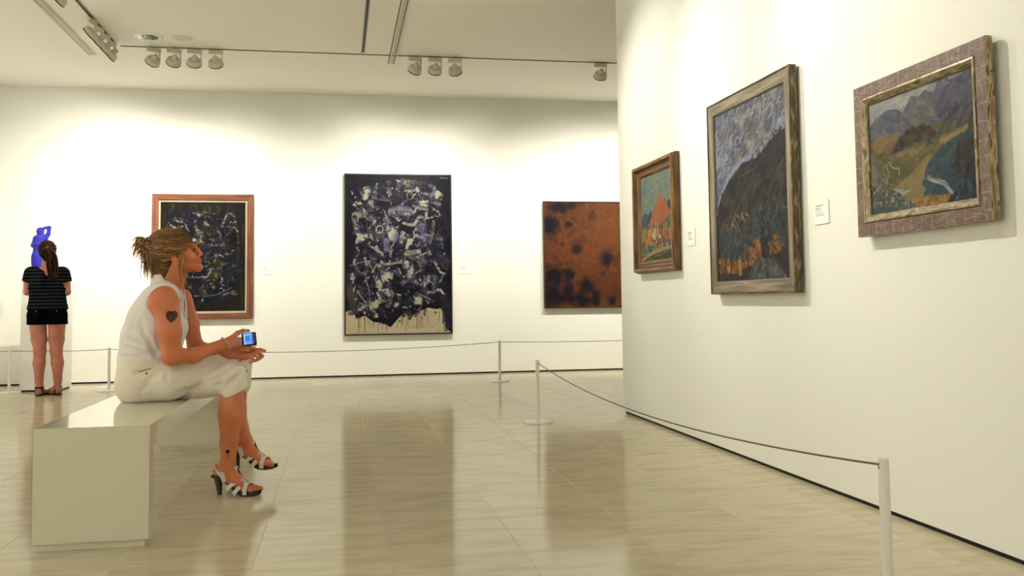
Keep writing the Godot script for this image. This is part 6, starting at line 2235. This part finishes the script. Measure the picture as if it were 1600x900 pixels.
	for k in 150:
		var sp := r.randf_range(-1.0, 1.0)
		var st := tie + Vector3(sp * 0.018, r.randf_range(-0.015, 0.015), r.randf_range(-0.01, 0.02))
		var out := Vector3(-3.0370, 1.4930, -10.8400) + Vector3(sp * 0.050, r.randf_range(-0.02, 0.02), r.randf_range(-0.02, 0.02))
		var low := Vector3(-3.0190, 1.3690, -10.8300) + Vector3(sp * 0.055, r.randf_range(-0.02, 0.02), r.randf_range(-0.025, 0.02))
		var en := Vector3(-3.0100, 1.2790, -10.8150) + Vector3(sp * 0.038 + r.randf_range(-0.01, 0.01), r.randf_range(-0.035, 0.06), r.randf_range(-0.015, 0.02))
		var path := curve([st - base, out - base, low - base, en - base], 5)
		var radii := []
		for j in path.size():
			radii.append(lerpf(0.0062, 0.0016, pow(float(j) / (path.size() - 1), 2.0)))
		s.tube(path, radii, 5, dark.lerp(mid, r.randf()) if r.randf() < 0.75 else pale, false)
	var hair_m := vertex_material(0.7)
	hair_m.metallic_specular = 0.2
	var hair := part(o, "hair", s.mesh(), hair_m)
	var band := Shape.new()
	var loop := []
	for k in 17:
		var an := TAU * k / 16.0
		loop.append(tie + Vector3(cos(an) * 0.020, sin(an) * 0.020, 0.006) - base)
	band.tube(loop, [0.006], 8, Color.WHITE, false)
	part(hair, "hair_tie", band.mesh(), mat(rgb8(120, 84, 50), 0.7))

	make_blue_figure()


func make_blue_figure() -> void:
	# plain blue standing figure, one arm bent over its head
	var base := Vector3(-3.42, 1.246, -11.66)
	var o := thing("blue_figure", "bright blue figure sculpture with one arm bent over its head on the pedestal", "sculpture", base)
	var z := -11.66
	var f := Field.new(Vector3(-3.56, 1.235, -11.80), Vector3(-3.22, 1.93, -11.52), 0.006)
	f.ball(Vector3(-3.3890, 1.8200, -11.6600), Vector3(0.042, 0.047, 0.044), Basis.IDENTITY, 0.02)
	f.cap(Vector3(-3.3880, 1.7860, -11.6600), Vector3(-3.3840, 1.7340, -11.6600), 0.024, 0.028, 0.02)
	# shoulders, chest, waist, hips, draped legs
	f.cap(Vector3(-3.4320, 1.7380, -11.6600), Vector3(-3.3360, 1.7490, -11.6600), 0.032, 0.032, 0.03)
	f.chain([Vector3(-3.3900, 1.7200, -11.6600), Vector3(-3.3960, 1.6530, -11.6600), Vector3(-3.3990, 1.6010, -11.6600)], [0.060, 0.058, 0.050], 0.02)
	f.chain([Vector3(-3.4020, 1.5940, -11.6600), Vector3(-3.4010, 1.5200, -11.6600), Vector3(-3.3990, 1.4460, -11.6600)], [0.056, 0.072, 0.074], 0.03)
	f.chain([Vector3(-3.4240, 1.4610, -11.6600), Vector3(-3.4170, 1.3500, -11.6550), Vector3(-3.462, 1.255, z)], [0.050, 0.044, 0.036], 0.02)
	f.chain([Vector3(-3.3750, 1.4610, -11.6600), Vector3(-3.3780, 1.3500, -11.6650), Vector3(-3.400, 1.255, z - 0.01)], [0.050, 0.044, 0.036], 0.02)
	# left arm bent at the side
	f.chain([Vector3(-3.4350, 1.7340, -11.6600), Vector3(-3.4620, 1.6560, -11.6500), Vector3(-3.4030, 1.6720, -11.6000)], [0.030, 0.023, 0.018], 0.012)
	# right arm up and over the head
	f.chain([Vector3(-3.3320, 1.7460, -11.6600), Vector3(-3.3020, 1.7860, -11.6600), Vector3(-3.2920, 1.8640, -11.6600)], [0.030, 0.022, 0.020], 0.012)
	f.chain([Vector3(-3.2920, 1.8640, -11.6600), Vector3(-3.3280, 1.8600, -11.6500), Vector3(-3.3630, 1.8480, -11.6400)], [0.020, 0.015, 0.014], 0.010)
	f.ball(Vector3(-3.431, 1.252, z), Vector3(0.10, 0.02, 0.085), Basis.IDENTITY, 0.02)
	f.slice(Vector3(0, 1.2495, 0), Vector3.DOWN)
	var s := Shape.new()
	f.net(s, base)
	var m := mat(rgb8(38, 38, 176), 0.9)
	part(o, "figure", s.mesh(), m)
